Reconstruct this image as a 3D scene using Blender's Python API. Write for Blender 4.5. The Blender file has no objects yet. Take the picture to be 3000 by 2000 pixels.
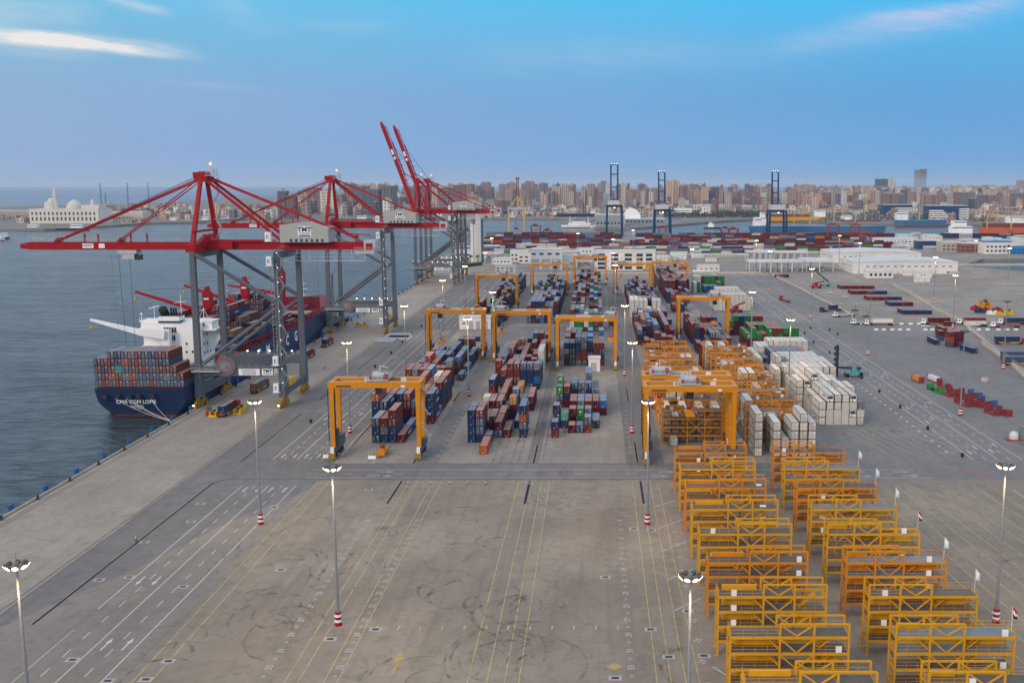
import bpy, math, random, numpy as np
from mathutils import Vector, Matrix
R=math.radians
S=bpy.context.scene
COL=S.collection
# ---------------- camera ----------------
FPX=3000.0; XP=1745.0; YP=1000.0; PITCH=math.atan(462/FPX); CH=80.0
cd=bpy.data.cameras.new('camera'); cam=bpy.data.objects.new('camera',cd); COL.objects.link(cam)
cam.location=(0,0,CH); cam.rotation_euler=(math.pi/2-PITCH,0,0)
cd.sensor_width=36; cd.lens=36.0; cd.shift_x=-245/3000; cd.clip_start=1; cd.clip_end=90000
S.camera=cam
def ray(px,py):
    u=(px-XP)/FPX; v=(py-YP)/FPX
    return u, math.cos(PITCH)-v*math.sin(PITCH), -math.sin(PITCH)-v*math.cos(PITCH)
def G(px,py,z=0.0):            # pixel of the 3000 px photo -> point at height z
    a,b,c=ray(px,py); t=(z-CH)/c
    return a*t,b*t
K=3000/2352
def A(px,py,z=0.0): return G(px*K,py*K,z)
def zat(px,py,Y):
    a,b,c=ray(px*K,py*K); t=Y/b
    return a*t, CH+c*t
def PR(x,y,z):
    d=y*math.cos(PITCH)-(z-CH)*math.sin(PITCH)
    return XP+FPX*x/d, YP+FPX*(-y*math.sin(PITCH)-(z-CH)*math.cos(PITCH))/d
# ---------------- sky, sun, exposure ----------------
W=bpy.data.worlds.new('World'); S.world=W; W.use_nodes=True
nt=W.node_tree; nt.nodes.clear()
class N:                                                # tiny node helper
    def __init__(s,nt): s.nt=nt
    def n(s,t,**k):
        x=s.nt.nodes.new(t)
        for a,b in k.items():
            if a.startswith('i_'): x.inputs[int(a[2:]) if a[2:].isdigit() else a[2:].replace('_',' ')].default_value=b
            else: setattr(x,a,b)
        return x
    def l(s,a,b): s.nt.links.new(a,b)
    def m(s,op,a,b=None,c=None,clamp=False):
        x=s.nt.nodes.new('ShaderNodeMath'); x.operation=op; x.use_clamp=clamp
        for i,q in enumerate((a,b,c)):
            if q is None: continue
            if isinstance(q,(int,float)): x.inputs[i].default_value=q
            else: s.nt.links.new(q,x.inputs[i])
        return x.outputs[0]
    def mix(s,f,a,b,bt='MIX'):
        x=s.nt.nodes.new('ShaderNodeMix'); x.data_type='RGBA'; x.blend_type=bt
        for i,q in ((0,f),(6,a),(7,b)):
            if isinstance(q,(int,float)): x.inputs[i].default_value=q
            elif isinstance(q,tuple): x.inputs[i].default_value=q if len(q)==4 else (*q,1)
            else: s.nt.links.new(q,x.inputs[i])
        return x.outputs[2]
    def ramp(s,f,stops,interp='LINEAR'):
        x=s.nt.nodes.new('ShaderNodeValToRGB'); cr=x.color_ramp; cr.interpolation=interp
        while len(cr.elements)<len(stops): cr.elements.new(0.5)
        for e,(p,c) in zip(cr.elements,stops):
            e.position=p; e.color=(*c,1) if len(c)==3 else c
        s.nt.links.new(f,x.inputs[0]); return x.outputs[0]
    def noise(s,vec,scale,detail=3,rough=.5,dist=0):
        x=s.n('ShaderNodeTexNoise'); x.inputs['Scale'].default_value=scale; x.inputs['Detail'].default_value=detail
        x.inputs['Roughness'].default_value=rough; x.inputs['Distortion'].default_value=dist
        if vec is not None: s.l(vec,x.inputs['Vector'])
        return x.outputs['Fac']
def lin(r,g,b):
    f=lambda c:(c/255/12.92) if c/255<=.04045 else ((c/255+.055)/1.055)**2.4
    return (f(r),f(g),f(b))
SUN_EL=R(24); SUN_AZ=R(215)           # low sun behind and to the left of the camera, veiled
q=N(nt)
sky=q.n('ShaderNodeTexSky',sky_type='NISHITA',sun_disc=False,sun_elevation=SUN_EL,sun_rotation=SUN_AZ,altitude=50,air_density=1.2,dust_density=1.5,ozone_density=2.5)
tc=q.n('ShaderNodeTexCoord'); sp=q.n('ShaderNodeSeparateXYZ'); q.l(tc.outputs['Generated'],sp.inputs[0])
X_,Y_,Z_=sp.outputs
yc=q.m('MAXIMUM',Y_,0.02)
u=q.m('DIVIDE',X_,yc); w=q.m('DIVIDE',Z_,yc)
el=q.m('ADD',Z_,0.0,clamp=True)
def L(*c,k=1.0): return tuple(x*k for x in lin(*c))
rampR=q.ramp(q.m('MULTIPLY',el,4.0,clamp=True),[(0,L(128,168,212)),(.10,L(110,164,216)),(.30,L(98,162,216)),(.50,L(92,176,228)),(.68,L(70,188,244)),(1,L(188,198,212,k=2.35))])
rampL=q.ramp(q.m('MULTIPLY',el,4.0,clamp=True),[(0,L(150,176,210)),(.12,L(146,172,210)),(.32,L(144,176,212)),(.48,L(130,184,216)),(.68,L(116,194,230)),(1,L(196,198,208,k=2.45))])
lr=q.m('SUBTRACT',0.35,q.m('MULTIPLY',u,1.1),clamp=True)
grad=q.mix(lr,rampR,rampL)
# thin streaks of cirrus, laid out by direction
cv=q.n('ShaderNodeCombineXYZ'); q.l(u,cv.inputs[0]); q.l(q.m('ADD',q.m('MULTIPLY',w,7),q.m('MULTIPLY',u,1.1)),cv.inputs[1])
n1=q.noise(cv.outputs[0],5,7,.6,.6); n2=q.noise(cv.outputs[0],13,9,.66,.8); n3=q.noise(cv.outputs[0],3,4,.5)
def band(u0,w0,slope,width,ul,ur,soft=.08,bend=0.0,amp=.012):
    du=q.m('SUBTRACT',u,u0)
    line=q.m('ADD',w0,q.m('ADD',q.m('MULTIPLY',du,slope),q.m('MULTIPLY',q.m('MULTIPLY',du,du),bend)))
    line=q.m('ADD',line,q.m('MULTIPLY',q.m('SUBTRACT',n1,.5),amp))
    d=q.m('DIVIDE',q.m('SUBTRACT',w,line),width)
    g=q.m('POWER',2.718,q.m('MULTIPLY',q.m('MULTIPLY',d,d),-1.0))
    a=q.m('DIVIDE',q.m('SUBTRACT',u,ul),soft,clamp=True); b=q.m('DIVIDE',q.m('SUBTRACT',ur,u),soft,clamp=True)
    return q.m('MULTIPLY',g,q.m('MULTIPLY',a,b),clamp=True)
def UW(px,py):
    a,b,c=ray(px,py); return a/b,c/b
cl=None
for (p0,p1,wd,soft,bend,st) in [((-200,78),(600,165),.0055,.10,.06,1.1),((-200,100),(420,158),.0045,.12,.04,.9),((100,120),(640,176),.004,.14,0,1.0),((-100,135),(330,170),.004,.14,0,.5),((560,-20),(520,60),.006,.05,0,.0),
        ((-300,30),(330,40),.014,.15,0,.55),((280,-10),(520,45),.0045,.06,0,.8),((580,0),(760,30),.012,.08,0,.6),((800,70),(1200,85),.007,.12,0,.38),((650,60),(860,95),.012,.08,0,.4),
        ((1300,175),(2250,150),.016,.25,0,.33),((2150,170),(3200,-40),.013,.2,.0,.62),((2400,80),(3100,-20),.006,.15,0,.6),((300,240),(800,262),.003,.15,0,.22),((-300,215),(500,235),.006,.25,0,-.3)]:
    a=UW(*p0); b=UW(*p1); sl=(b[1]-a[1])/(b[0]-a[0])
    g=q.m('MULTIPLY',band(a[0],a[1],sl,wd,a[0],b[0],soft,bend),st)
    cl=g if cl is None else q.m('ADD',cl,g)
cl=q.m('MULTIPLY',cl,q.m('ADD',.15,q.m('MULTIPLY',q.m('SUBTRACT',q.m('ADD',n2,q.m('MULTIPLY',n3,.6)),.5),2.9)),clamp=True)
vl=q.m('MULTIPLY',q.m('SUBTRACT',n3,.5),.5,clamp=True)
cl=q.m('ADD',cl,q.m('MULTIPLY',vl,q.m('MULTIPLY',el,3.0,clamp=True)),clamp=True)
ccol=q.mix(lr,L(190,200,232),L(238,234,230))
grad=q.mix(cl,grad,ccol)
hi=q.m('DIVIDE',q.m('SUBTRACT',el,.2),.35,clamp=True)
bgA=q.n('ShaderNodeBackground'); q.l(sky.outputs[0],bgA.inputs[0]); bgA.inputs[1].default_value=0.15
bgB=q.n('ShaderNodeBackground'); q.l(grad,bgB.inputs[0]); bgB.inputs[1].default_value=1.04
mx=q.n('ShaderNodeMixShader'); q.l(q.m('MULTIPLY',hi,.6),mx.inputs[0]); q.l(bgB.outputs[0],mx.inputs[1]); q.l(bgA.outputs[0],mx.inputs[2])
out=q.n('ShaderNodeOutputWorld'); q.l(mx.outputs[0],out.inputs[0])
sl=bpy.data.lights.new('sun','SUN'); sl.energy=1.35; sl.angle=R(12); sl.color=(1.0,.74,.50)
so=bpy.data.objects.new('sun',sl); COL.objects.link(so)
sd=Vector((math.sin(SUN_AZ)*math.cos(SUN_EL),math.cos(SUN_AZ)*math.cos(SUN_EL),math.sin(SUN_EL)))
so.rotation_euler=sd.to_track_quat('Z','Y').to_euler()
S.view_settings.view_transform='Standard'; S.view_settings.look='None'; S.view_settings.gamma=1; S.view_settings.exposure=-0.02
S.cycles.use_denoising=True
S.cycles.max_bounces=5; S.cycles.volume_bounces=0; S.cycles.diffuse_bounces=3; S.cycles.glossy_bounces=3; S.cycles.transparent_max_bounces=8
# ---------------- materials ----------------
MATS={}
def mat(name,col,rough=.75,metal=0.0,vary=.12,dirt=.25,dscale=.6,bump=0,emit=0,rnd=.0,spec=.18,fn=None,ecol=None):
    if name in MATS: return MATS[name]
    m=bpy.data.materials.new(name); m.use_nodes=True; t=m.node_tree; t.nodes.clear(); k=N(t)
    o=k.n('ShaderNodeOutputMaterial'); b=k.n('ShaderNodeBsdfPrincipled'); k.l(b.outputs[0],o.inputs[0])
    tcn=k.n('ShaderNodeTexCoord'); ov=tcn.outputs['Object']
    base=(*col,1)
    if fn: c=fn(k,ov,tcn,b,t)
    else:
        f=k.noise(ov,dscale,4,.6)
        c=k.mix(k.m('MULTIPLY',k.m('SUBTRACT',f,.45),dirt*3,clamp=True),tuple(x*(1+vary) for x in col),tuple(x*(1-vary*2)*.8+.01 for x in col))
        if rnd:
            oi=k.n('ShaderNodeObjectInfo'); hs=k.n('ShaderNodeHueSaturation')
            k.l(k.m('ADD',1-rnd,k.m('MULTIPLY',oi.outputs['Random'],2*rnd)),hs.inputs['Value']); k.l(c,hs.inputs['Color']); c=hs.outputs[0]
        if bump:
            bn=k.n('ShaderNodeBump'); bn.inputs['Strength'].default_value=bump; k.l(k.noise(ov,dscale*8,4),bn.inputs['Height']); k.l(bn.outputs[0],b.inputs['Normal'])
    if isinstance(c,tuple): b.inputs['Base Color'].default_value=c if len(c)==4 else (*c,1)
    else: k.l(c,b.inputs['Base Color'])
    b.inputs['Roughness'].default_value=rough; b.inputs['Metallic'].default_value=metal; b.inputs['Specular IOR Level'].default_value=spec
    if emit:
        b.inputs['Emission Color'].default_value=(*(ecol or col),1); b.inputs['Emission Strength'].default_value=emit
    MATS[name]=m; return m
# ---------------- mesh helpers ----------------
class MB:
    def __init__(s): s.v=[];s.f=[];s.mi=[]
    def face(s,pts,mi=0):
        i=len(s.v); s.v+= [tuple(p) for p in pts]; s.f.append(tuple(range(i,i+len(pts)))); s.mi.append(mi); return s
    def hexa(s,p,mi=0,top=None,front=None):
        i=len(s.v); s.v+=[tuple(a) for a in p]
        for k,fc in enumerate(((0,3,2,1),(4,5,6,7),(0,1,5,4),(1,2,6,5),(2,3,7,6),(3,0,4,7))):
            s.f.append(tuple(i+a for a in fc)); s.mi.append(top if (k==1 and top is not None) else front if (k==2 and front is not None) else mi)
        return s
    def box(s,x0,y0,z0,x1,y1,z1,mi=0,top=None,front=None):
        return s.hexa([(x0,y0,z0),(x1,y0,z0),(x1,y1,z0),(x0,y1,z0),(x0,y0,z1),(x1,y0,z1),(x1,y1,z1),(x0,y1,z1)],mi,top,front)
    def cbox(s,c,d,mi=0): return s.box(c[0]-d[0]/2,c[1]-d[1]/2,c[2]-d[2]/2,c[0]+d[0]/2,c[1]+d[1]/2,c[2]+d[2]/2,mi)
    def beam(s,p,q,w,h=None,mi=0,w2=None,h2=None,up=(0,0,1)):
        h=h or w; w2=w2 or w; h2=h2 or h
        p=Vector(p);q=Vector(q);d=(q-p).normalized();u_=Vector(up)
        if abs(d.dot(u_))>.99: u_=Vector((0,1,0))
        a=d.cross(u_).normalized(); b=a.cross(d).normalized()
        P=[]
        for c,ww,hh in((p,w,h),(q,w2,h2)):
            for sx,sy in((-1,-1),(1,-1),(1,1),(-1,1)): P.append(c+a*sx*ww/2+b*sy*hh/2)
        return s.hexa(P,mi)
    def cyl(s,p,q,r1,r2=None,n=8,mi=0,caps=True):
        r2=r1 if r2 is None else r2
        p=Vector(p);q=Vector(q);d=(q-p).normalized();u_=Vector((0,0,1)) if abs(d.z)<.99 else Vector((0,1,0))
        a=d.cross(u_).normalized(); b=a.cross(d)
        i=len(s.v)
        for c,r in((p,r1),(q,r2)):
            for k in range(n):
                t=2*math.pi*k/n; s.v.append(tuple(c+a*math.cos(t)*r+b*math.sin(t)*r))
        for k in range(n):
            s.f.append((i+k,i+(k+1)%n,i+n+(k+1)%n,i+n+k)); s.mi.append(mi)
        if caps:
            s.f.append(tuple(i+k for k in range(n))[::-1]); s.mi.append(mi); s.f.append(tuple(i+n+k for k in range(n))); s.mi.append(mi)
        return s
    def lathe(s,c,prof,n=12,mi=0):
        i=len(s.v)
        for r,z in prof:
            for k in range(n):
                t=2*math.pi*k/n; s.v.append((c[0]+math.cos(t)*r,c[1]+math.sin(t)*r,c[2]+z))
        for j in range(len(prof)-1):
            for k in range(n):
                s.f.append((i+j*n+k,i+j*n+(k+1)%n,i+(j+1)*n+(k+1)%n,i+(j+1)*n+k)); s.mi.append(mi)
        return s
    def prism(s,o,a0,a1,axis='z',mi=0,top=None):     # outline o extruded along axis
        def P(p,a):
            return (p[0],p[1],a) if axis=='z' else (p[0],a,p[1]) if axis=='y' else (a,p[0],p[1])
        n=len(o); i=len(s.v); s.v+=[P(p,a0) for p in o]+[P(p,a1) for p in o]
        for k in range(n): s.f.append((i+k,i+(k+1)%n,i+n+(k+1)%n,i+n+k)); s.mi.append(mi)
        s.f.append(tuple(range(i,i+n))[::-1]); s.mi.append(mi); s.f.append(tuple(range(i+n,i+2*n))); s.mi.append(mi if top is None else top)
        return s
    def rail(s,pts,h=1.1,r=.06,mi=0,step=2.5,mids=1):
        for p,q_ in zip(pts,pts[1:]):
            p=Vector(p);q_=Vector(q_);L_=(q_-p).length;n=max(1,int(L_/step))
            for j in range(1,mids+2):
                z=Vector((0,0,h*j/(mids+1))); s.beam(p+z,q_+z,r,r,mi)
            for k in range(n+1):
                a=p.lerp(q_,k/n); s.beam(a,a+Vector((0,0,h)),r,r,mi)
        return s
    def mesh(s,name,mats):
        me=bpy.data.meshes.new(name); me.from_pydata(s.v,[],s.f)
        for m in mats: me.materials.append(m)
        if len(mats)>1: me.polygons.foreach_set('material_index',s.mi)
        me.update(); return me
    def build(s,name,mats,parent=None,loc=None):
        if not isinstance(mats,(list,tuple)): mats=[mats]
        return link(name,s.mesh(name,mats),parent,loc)
def link(name,me,parent=None,loc=None,rz=0):
    o=bpy.data.objects.new(name,me); COL.objects.link(o)
    if parent: o.parent=parent
    if loc: o.location=loc
    if rz: o.rotation_euler.z=rz
    return o
def tag(o,label,cat,group=None):
    o['label']=label; o['category']=cat
    if group: o['group']=group
    return o
def thing(name,label,cat,loc=(0,0,0),rz=0,group=None):
    o=bpy.data.objects.new(name,None); COL.objects.link(o); o.location=loc; o.rotation_euler.z=rz; o.empty_display_size=.5
    return tag(o,label,cat,group)
def struct(name,mb,m): o=mb.build(name,m); o['kind']='structure'; return o
KIDS={}
def dup(root,label,loc,rz=None,group=None):
    r=root.copy(); COL.objects.link(r); r.location=loc
    if rz is not None: r.rotation_euler.z=rz
    r['label']=label
    if group: r['group']=group
    for ch in list(KIDS.get(root.name) or root.children):
        c=ch.copy(); COL.objects.link(c); c.parent=r
        for g in KIDS.get(ch.name) or ch.children:
            d=g.copy(); COL.objects.link(d); d.parent=c
    return r
TXT={}
def textmesh(s,size,m,ext=.02,bold=False,sx=1.0):
    k=(s,size,m.name,sx)
    if k in TXT: return TXT[k]
    c=bpy.data.curves.new('t','FONT'); c.body=s; c.size=size; c.extrude=ext; c.align_x='CENTER'; c.align_y='CENTER'; c.resolution_u=2
    if bold: c.offset=size*.03
    o=bpy.data.objects.new('t',c); COL.objects.link(o)
    dg=bpy.context.evaluated_depsgraph_get(); me=bpy.data.meshes.new_from_object(o.evaluated_get(dg)); me.name='lettering'
    bpy.data.objects.remove(o)
    if sx!=1: me.transform(Matrix.Diagonal((sx,1,1,1)))
    me.materials.clear(); me.materials.append(m); TXT[k]=me; return me
def text(name,s,size,m,parent,loc,rot=(R(90),0,0),bold=False,sx=1.0):
    o=link(name,textmesh(s,size,m,bold=bold,sx=sx),parent,loc); o.rotation_euler=rot; return o
ORD=['zeroth','first','second','third','fourth','fifth','sixth','seventh','eighth','ninth','tenth','eleventh','twelfth','thirteenth','fourteenth','fifteenth','sixteenth','seventeenth','eighteenth','nineteenth','twentieth']
def od(n):
    if n<=20: return ORD[n]
    t={2:'twenty',3:'thirty',4:'forty',5:'fifty',6:'sixty',7:'seventy',8:'eighty',9:'ninety'}[n//10] if n<100 else str(n)
    if n>=100: return '%dth'%n
    return (t+'-'+ORD[n%10]) if n%10 else t[:-1]+'ieth'
rng=random.Random(7)
HAZE=3.5e-5
# ---------------- ground ----------------
def conc(c1,c2,c3,sc=.02,streak=.5):
    def fn(k,ov,tcn,b,t):
        mp=k.n('ShaderNodeMapping'); mp.inputs['Scale'].default_value=(1,.35,1); k.l(ov,mp.inputs[0])
        a=k.noise(ov,sc,5,.6); d=k.noise(mp.outputs[0],sc*5,6,.65,.6); e=k.noise(ov,1.1,5,.7); j=k.noise(ov,.28,4,.6,1.2)
        c=k.mix(k.m('MULTIPLY',k.m('SUBTRACT',a,.40),6,clamp=True),(*c1,1),(*c2,1))
        c=k.mix(k.m('MULTIPLY',k.m('SUBTRACT',d,.48),5*streak,clamp=True),c,(*c3,1))
        c=k.mix(k.m('MULTIPLY',k.m('SUBTRACT',j,.48),3.0,clamp=True),c,tuple(x*.74 for x in c2)+(1,))
        c=k.mix(k.m('MULTIPLY',k.m('SUBTRACT',e,.5),.9,clamp=True),c,tuple(x*1.25 for x in c1)+(1,))
        b.inputs['Roughness'].default_value=.85
        mq=k.n('ShaderNodeMapping'); mq.inputs['Scale'].default_value=(.55,.018,1); k.l(ov,mq.inputs[0]); c=k.mix(k.m('MULTIPLY',k.m('SUBTRACT',k.noise(mq.outputs[0],1.0,4,.6),.52),2.4,clamp=True),c,tuple(x*.70 for x in c2)+(1,))
        bn=k.n('ShaderNodeBump'); bn.inputs['Strength'].default_value=.25; k.l(e,bn.inputs['Height']); k.l(bn.outputs[0],b.inputs['Normal'])
        return c
    return fn
M_yard=mat('yard_concrete',(0,0,0),.85,fn=conc((.335,.280,.215),(.258,.215,.168),(.162,.139,.113)))
M_pad=mat('pad_concrete',(0,0,0),.85,fn=conc((.335,.296,.25),(.268,.24,.206),(.18,.164,.146),.025))
M_apron=mat('apron_concrete',(0,0,0),.85,fn=conc((.375,.325,.265),(.31,.27,.222),(.225,.198,.168),.02,.35))
M_asph=mat('asphalt',(0,0,0),.85,fn=conc((.225,.207,.192),(.185,.172,.161),(.135,.127,.120),.02,.4))
M_asphE=mat('asphalt_pale',(0,0,0),.85,fn=conc((.235,.222,.210),(.195,.186,.178),(.27,.255,.24),.015,.5))
M_land=mat('land_ground',(0,0,0),.9,fn=conc((.26,.24,.22),(.2,.19,.18),(.13,.13,.12),.01))
M_white=mat('road_paint',(.50,.49,.47),.6,dirt=.5,dscale=.8)
M_yel=mat('yellow_paint',(.42,.34,.13),.7,dirt=.9,dscale=.5,vary=.3)
M_dark=mat('drain_dark',(.02,.02,.022),.8)
M_rail=mat('rail_line',(.07,.06,.05),.6)
def sheet(mb,x0,y0,x1,y1,z): mb.face([(x0,y0,z),(x1,y0,z),(x1,y1,z),(x0,y1,z)])
def poly(pts,z,name,m,zb=None):
    mb=MB()
    if zb is None: mb.face([(x,y,z) for x,y in pts])
    else: mb.prism(pts,zb,z)
    return struct(name,mb,m)
def seafn(k,ov,tcn,b,t):
    gp=k.n('ShaderNodeNewGeometry').outputs['Position']
    mp=k.n('ShaderNodeMapping'); mp.inputs['Scale'].default_value=(.13,.30,1); mp.inputs['Rotation'].default_value=(0,0,R(14)); k.l(gp,mp.inputs[0])
    m2=k.n('ShaderNodeMapping'); m2.inputs['Scale'].default_value=(.35,1,1); m2.inputs['Rotation'].default_value=(0,0,R(20)); k.l(gp,m2.inputs[0])
    f1=k.noise(mp.outputs[0],1.0,5,.62,.3); f2=k.noise(m2.outputs[0],.012,5,.6,.8); f3=k.noise(mp.outputs[0],.12,4,.6)
    bn=k.n('ShaderNodeBump'); bn.inputs['Strength'].default_value=.9; bn.inputs['Distance'].default_value=3.6; k.l(k.m('ADD',f1,k.m('MULTIPLY',f3,1.6)),bn.inputs['Height']); k.l(bn.outputs[0],b.inputs['Normal'])
    b.inputs['Roughness'].default_value=.12
    k.l(k.m('ADD',.08,k.m('MULTIPLY',f2,.25)),b.inputs['Roughness'])
    sp_=k.n('ShaderNodeSeparateXYZ'); k.l(gp,sp_.inputs[0])
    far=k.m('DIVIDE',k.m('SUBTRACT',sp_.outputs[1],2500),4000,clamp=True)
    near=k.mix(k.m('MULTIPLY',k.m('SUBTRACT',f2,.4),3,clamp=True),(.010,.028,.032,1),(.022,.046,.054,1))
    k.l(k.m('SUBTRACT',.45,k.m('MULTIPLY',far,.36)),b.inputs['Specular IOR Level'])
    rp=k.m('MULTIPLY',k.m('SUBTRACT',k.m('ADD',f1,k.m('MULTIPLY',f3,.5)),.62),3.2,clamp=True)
    near=k.mix(rp,near,(.045,.08,.09,1))  # light on the wave facets painted into the water colour
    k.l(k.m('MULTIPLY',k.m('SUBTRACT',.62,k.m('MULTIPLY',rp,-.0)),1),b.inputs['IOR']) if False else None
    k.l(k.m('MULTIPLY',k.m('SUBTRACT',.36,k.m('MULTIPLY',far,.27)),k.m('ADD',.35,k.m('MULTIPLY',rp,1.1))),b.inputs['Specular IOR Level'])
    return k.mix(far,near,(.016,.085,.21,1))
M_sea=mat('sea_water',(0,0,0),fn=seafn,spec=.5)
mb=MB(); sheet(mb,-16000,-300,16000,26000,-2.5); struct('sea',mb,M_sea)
QX=-144.0
yard=[(QX,60),(560,60),(560,1010),(398,1010),(330,960),(330,1050),(420,1150),(420,1160),(-130,1160),(-170,1135),(-168,1000),(-150,935),(QX,890)]
yard=[(QX,60),(620,60),(620,900),(395,935),(360,1010),(420,1110),(620,1130),(620,1560),(-70,1560),(-90,1300),(-172,1180),(-170,1130),(-165,960),(QX,905)]
mb=MB(); mb.prism(yard,-6,0.0); struct('ground',mb,M_pad)
Z=[.004*i for i in range(12)]
mb=MB(); sheet(mb,-76,60,66,270.7,Z[1]); struct('container_yard',mb,M_yard)
mb=MB(); sheet(mb,66,60,300,270.7,Z[1]); struct('trailer_yard',mb,M_yard)
mb=MB(); sheet(mb,QX+.0,60,-112.5,905,Z[1]); struct('quay_apron',mb,M_apron)
mb=MB(); sheet(mb,-111.5,60,-76,905,Z[1]); struct('lane_asphalt',mb,M_asph)
M_worn=mat('worn_asphalt',(0,0,0),.85,fn=conc((.295,.258,.215),(.24,.21,.178),(.175,.155,.133)))
mb=MB(); mb.face([(-111.5,60,Z[2]),(-76,60,Z[2]),(-76,262,Z[2]),(-88,235,Z[2]),(-97,205,Z[2]),(-111.5,170,Z[2])]); struct('worn_asphalt',mb,M_worn)
mb=MB(); sheet(mb,-76,270.7,66,286.9,Z[1]); sheet(mb,-52.5,286.9,-46,520,Z[1]); sheet(mb,-20,286.9,-16.5,500,Z[1]); sheet(mb,9,286.9,20,800,Z[1]); sheet(mb,-52.5,520,20,575,Z[2]); struct('crossroad_asphalt',mb,M_asph)
mb=MB(); sheet(mb,66,270.7,164,905,Z[1]); sheet(mb,164,380,330,590,Z[1]); sheet(mb,40,440,66,620,Z[1]); struct('east_asphalt',mb,M_asphE)
# quay kerb, rails, drains
mb=MB(); mb.box(QX-.4,60,-2.4,QX+.55,905,.28); struct('quay_kerb',mb,M_apron)
mb=MB()
for x in(-141.4,-140.4,-112.9,-111.7): sheet(mb,x-.12,60,x+.12,905,Z[3])
sheet(mb,-143.4,60,-143.2,905,Z[3])
struct('crane_rails',mb,M_rail)
mb=MB(); mw=MB()
def drain(x0,y0,x1,y1,wd=.45):
    d=Vector((x1-x0,y1-y0,0)).normalized(); n=Vector((-d.y,d.x,0))
    for w_,M_,z in((wd*1.9,mw,Z[4]),(wd,mb,Z[5])):
        p=[Vector((x0,y0,z))-n*w_/2,Vector((x1,y1,z))-n*w_/2,Vector((x1,y1,z))+n*w_/2,Vector((x0,y0,z))+n*w_/2]; M_.face(p)
for a in [(-103.5,60,-103.5,160),(-103.5,178,-103.5,268),(-103.5,290,-103.5,352),(-103.5,375,-103.5,420),(-103.5,440,-103.5,530),(-103.5,268,-101,272),(-101,272,66,272.4),
          (-76,287.4,-76+140,287.4),(-52.8,288,-52.8,309),(-18.0,288,-18.0,309),(12.2,250,12.2,270),(-52.8,250,-52.8,270),(-18,250,-18,270),(12.2,289,12.2,312),(-52.8,372,-52.8,392),(12.2,372,12.2,396)]: drain(*a,wd=.4 if abs(a[1]-a[3])<5 else .55)
struct('drain_slots',mb,M_dark); struct('drain_kerbs',mw,M_pad)
mb=MB()
def line(x0,y0,x1,y1,w=.22,z=None,M_=None):
    d=Vector((x1-x0,y1-y0,0)).normalized(); n=Vector((-d.y,d.x,0))*w/2; z=Z[4] if z is None else z
    (M_ or mb).face([(x0-n.x,y0-n.y,z),(x1-n.x,y1-n.y,z),(x1+n.x,y1+n.y,z),(x0+n.x,y0+n.y,z)])
def dash(x0,y0,x1,y1,on=3,off=3,w=.2):
    Lg=math.hypot(x1-x0,y1-y0); t=0
    while t<Lg:
        e=min(t+on,Lg); line(x0+(x1-x0)*t/Lg,y0+(y1-y0)*t/Lg,x0+(x1-x0)*e/Lg,y0+(y1-y0)*e/Lg,w); t+=on+off
def arrow(x,y,ang,Lg=4.8,w=1.0):
    c,s_=math.cos(ang),math.sin(ang)
    def T(a,b): return (x+a*c-b*s_,y+a*s_+b*c,Z[5])
    mb.face([T(-Lg/2,-.18),T(Lg*.1,-.18),T(Lg*.1,.18),T(-Lg/2,.18)]); mb.face([T(Lg*.1,-w/2),T(Lg/2,0),T(Lg*.1,w/2)])
up=math.pi/2
for x in(-94.8,-87.7,-80.4):
    line(x,155 if x>-90 else 185,x,266,.22); line(x,60,x,150,.2)
    line(x,292,x,560,.25)
    line(x,575,x,890,.25)
line(-94.8,150,-94.8,176,.14)
for x in(-91.3,-84.0):
    dash(x,60,x,266,3,4,.2); dash(x,292,x,560,3,3.2,.22); dash(x,575,x,880,3,4,.22)
for x,y,s in [(-92.9,262,-1),(-89.4,262,-1),(-86,262,1),(-82.3,262,1),(-92.9,199,-1),(-89.6,199,-1),(-86,170,1),(-82.3,170,1),(-93,148,-1),(-89.6,147,-1),
      (-92.9,296,-1),(-89.4,296,-1),(-86,296,1),(-82.3,296,1),(-93,345,-1),(-85.8,340,1),(-82.5,352,1),(-89.6,400,-1),(-86,420,1),(-92.9,470,-1),(-82.3,480,1),(-92.9,555,-1),(-89.4,555,-1),(-86,555,1),(-82.3,555,1),(-92,600,-1),(-86,640,1),(-92.5,700,-1)]:
    arrow(x,y,up*s)
# crossroad
line(-80,281,20,281); line(-80,272.9,20,272.9); line(41,281,90,281); line(41,272.9,93,272.9); dash(-78,276.9,90,276.9,3,4.2,.18)
for x in(-59,20,86,73.5): arrow(x,279,0)
for x in(-58.5,-61,18,74.5,87.5): arrow(x,274.9,0)
line(-74,270,-46,262,.0001)
# east lanes
for x in(110.8,118.2,125.2):
    line(x,292,x,570,.25); line(x,590,x,900,.25); line(x,60,x,262,.22)
for x in(114.5,121.7):
    dash(x,292,x,570,3,4,.22); dash(x,590,x,900,3,4,.22); dash(x,60,x,262,3,4)
dash(106,300,106,560,1.6,5,.8)
for y in(300,340,362,420,455,520,640,700): 
    arrow(116.4,y+6,-up); arrow(112.7,y,-up); arrow(120,y+2,up); arrow(123.6,y+9,up)
line(134,470,160,470,.2); line(150,600,135,900,.2); line(190,600,330,600,.5); line(199,640,199,890,.3); line(330,560,230,905,.3)
# white slot ticks beside the lanes of the blocks
for bx in(-45.6,-41.5+60,): pass
for x in(9.9,42.6,):
    for i in range(80): line(x-.0,300+6.3*i,x+1.0,300+6.3*i,.3)
for i in range(30): line(-47.3,296+6.3*i,-46.2,296+6.3*i,.5); line(-53.6,340+6.3*i,-52.4,340+6.3*i,.35)
struct('road_markings',mb,M_white)
# diagonal white lines next to the racks
mb=MB()
for i,y in enumerate((184,199.5,216,231,247)): line(14.6,y,20.6,y+6.2,.22)
line(19.6,161.5,22.5,157,.25)
struct('slot_lines',mb,M_white)
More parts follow.
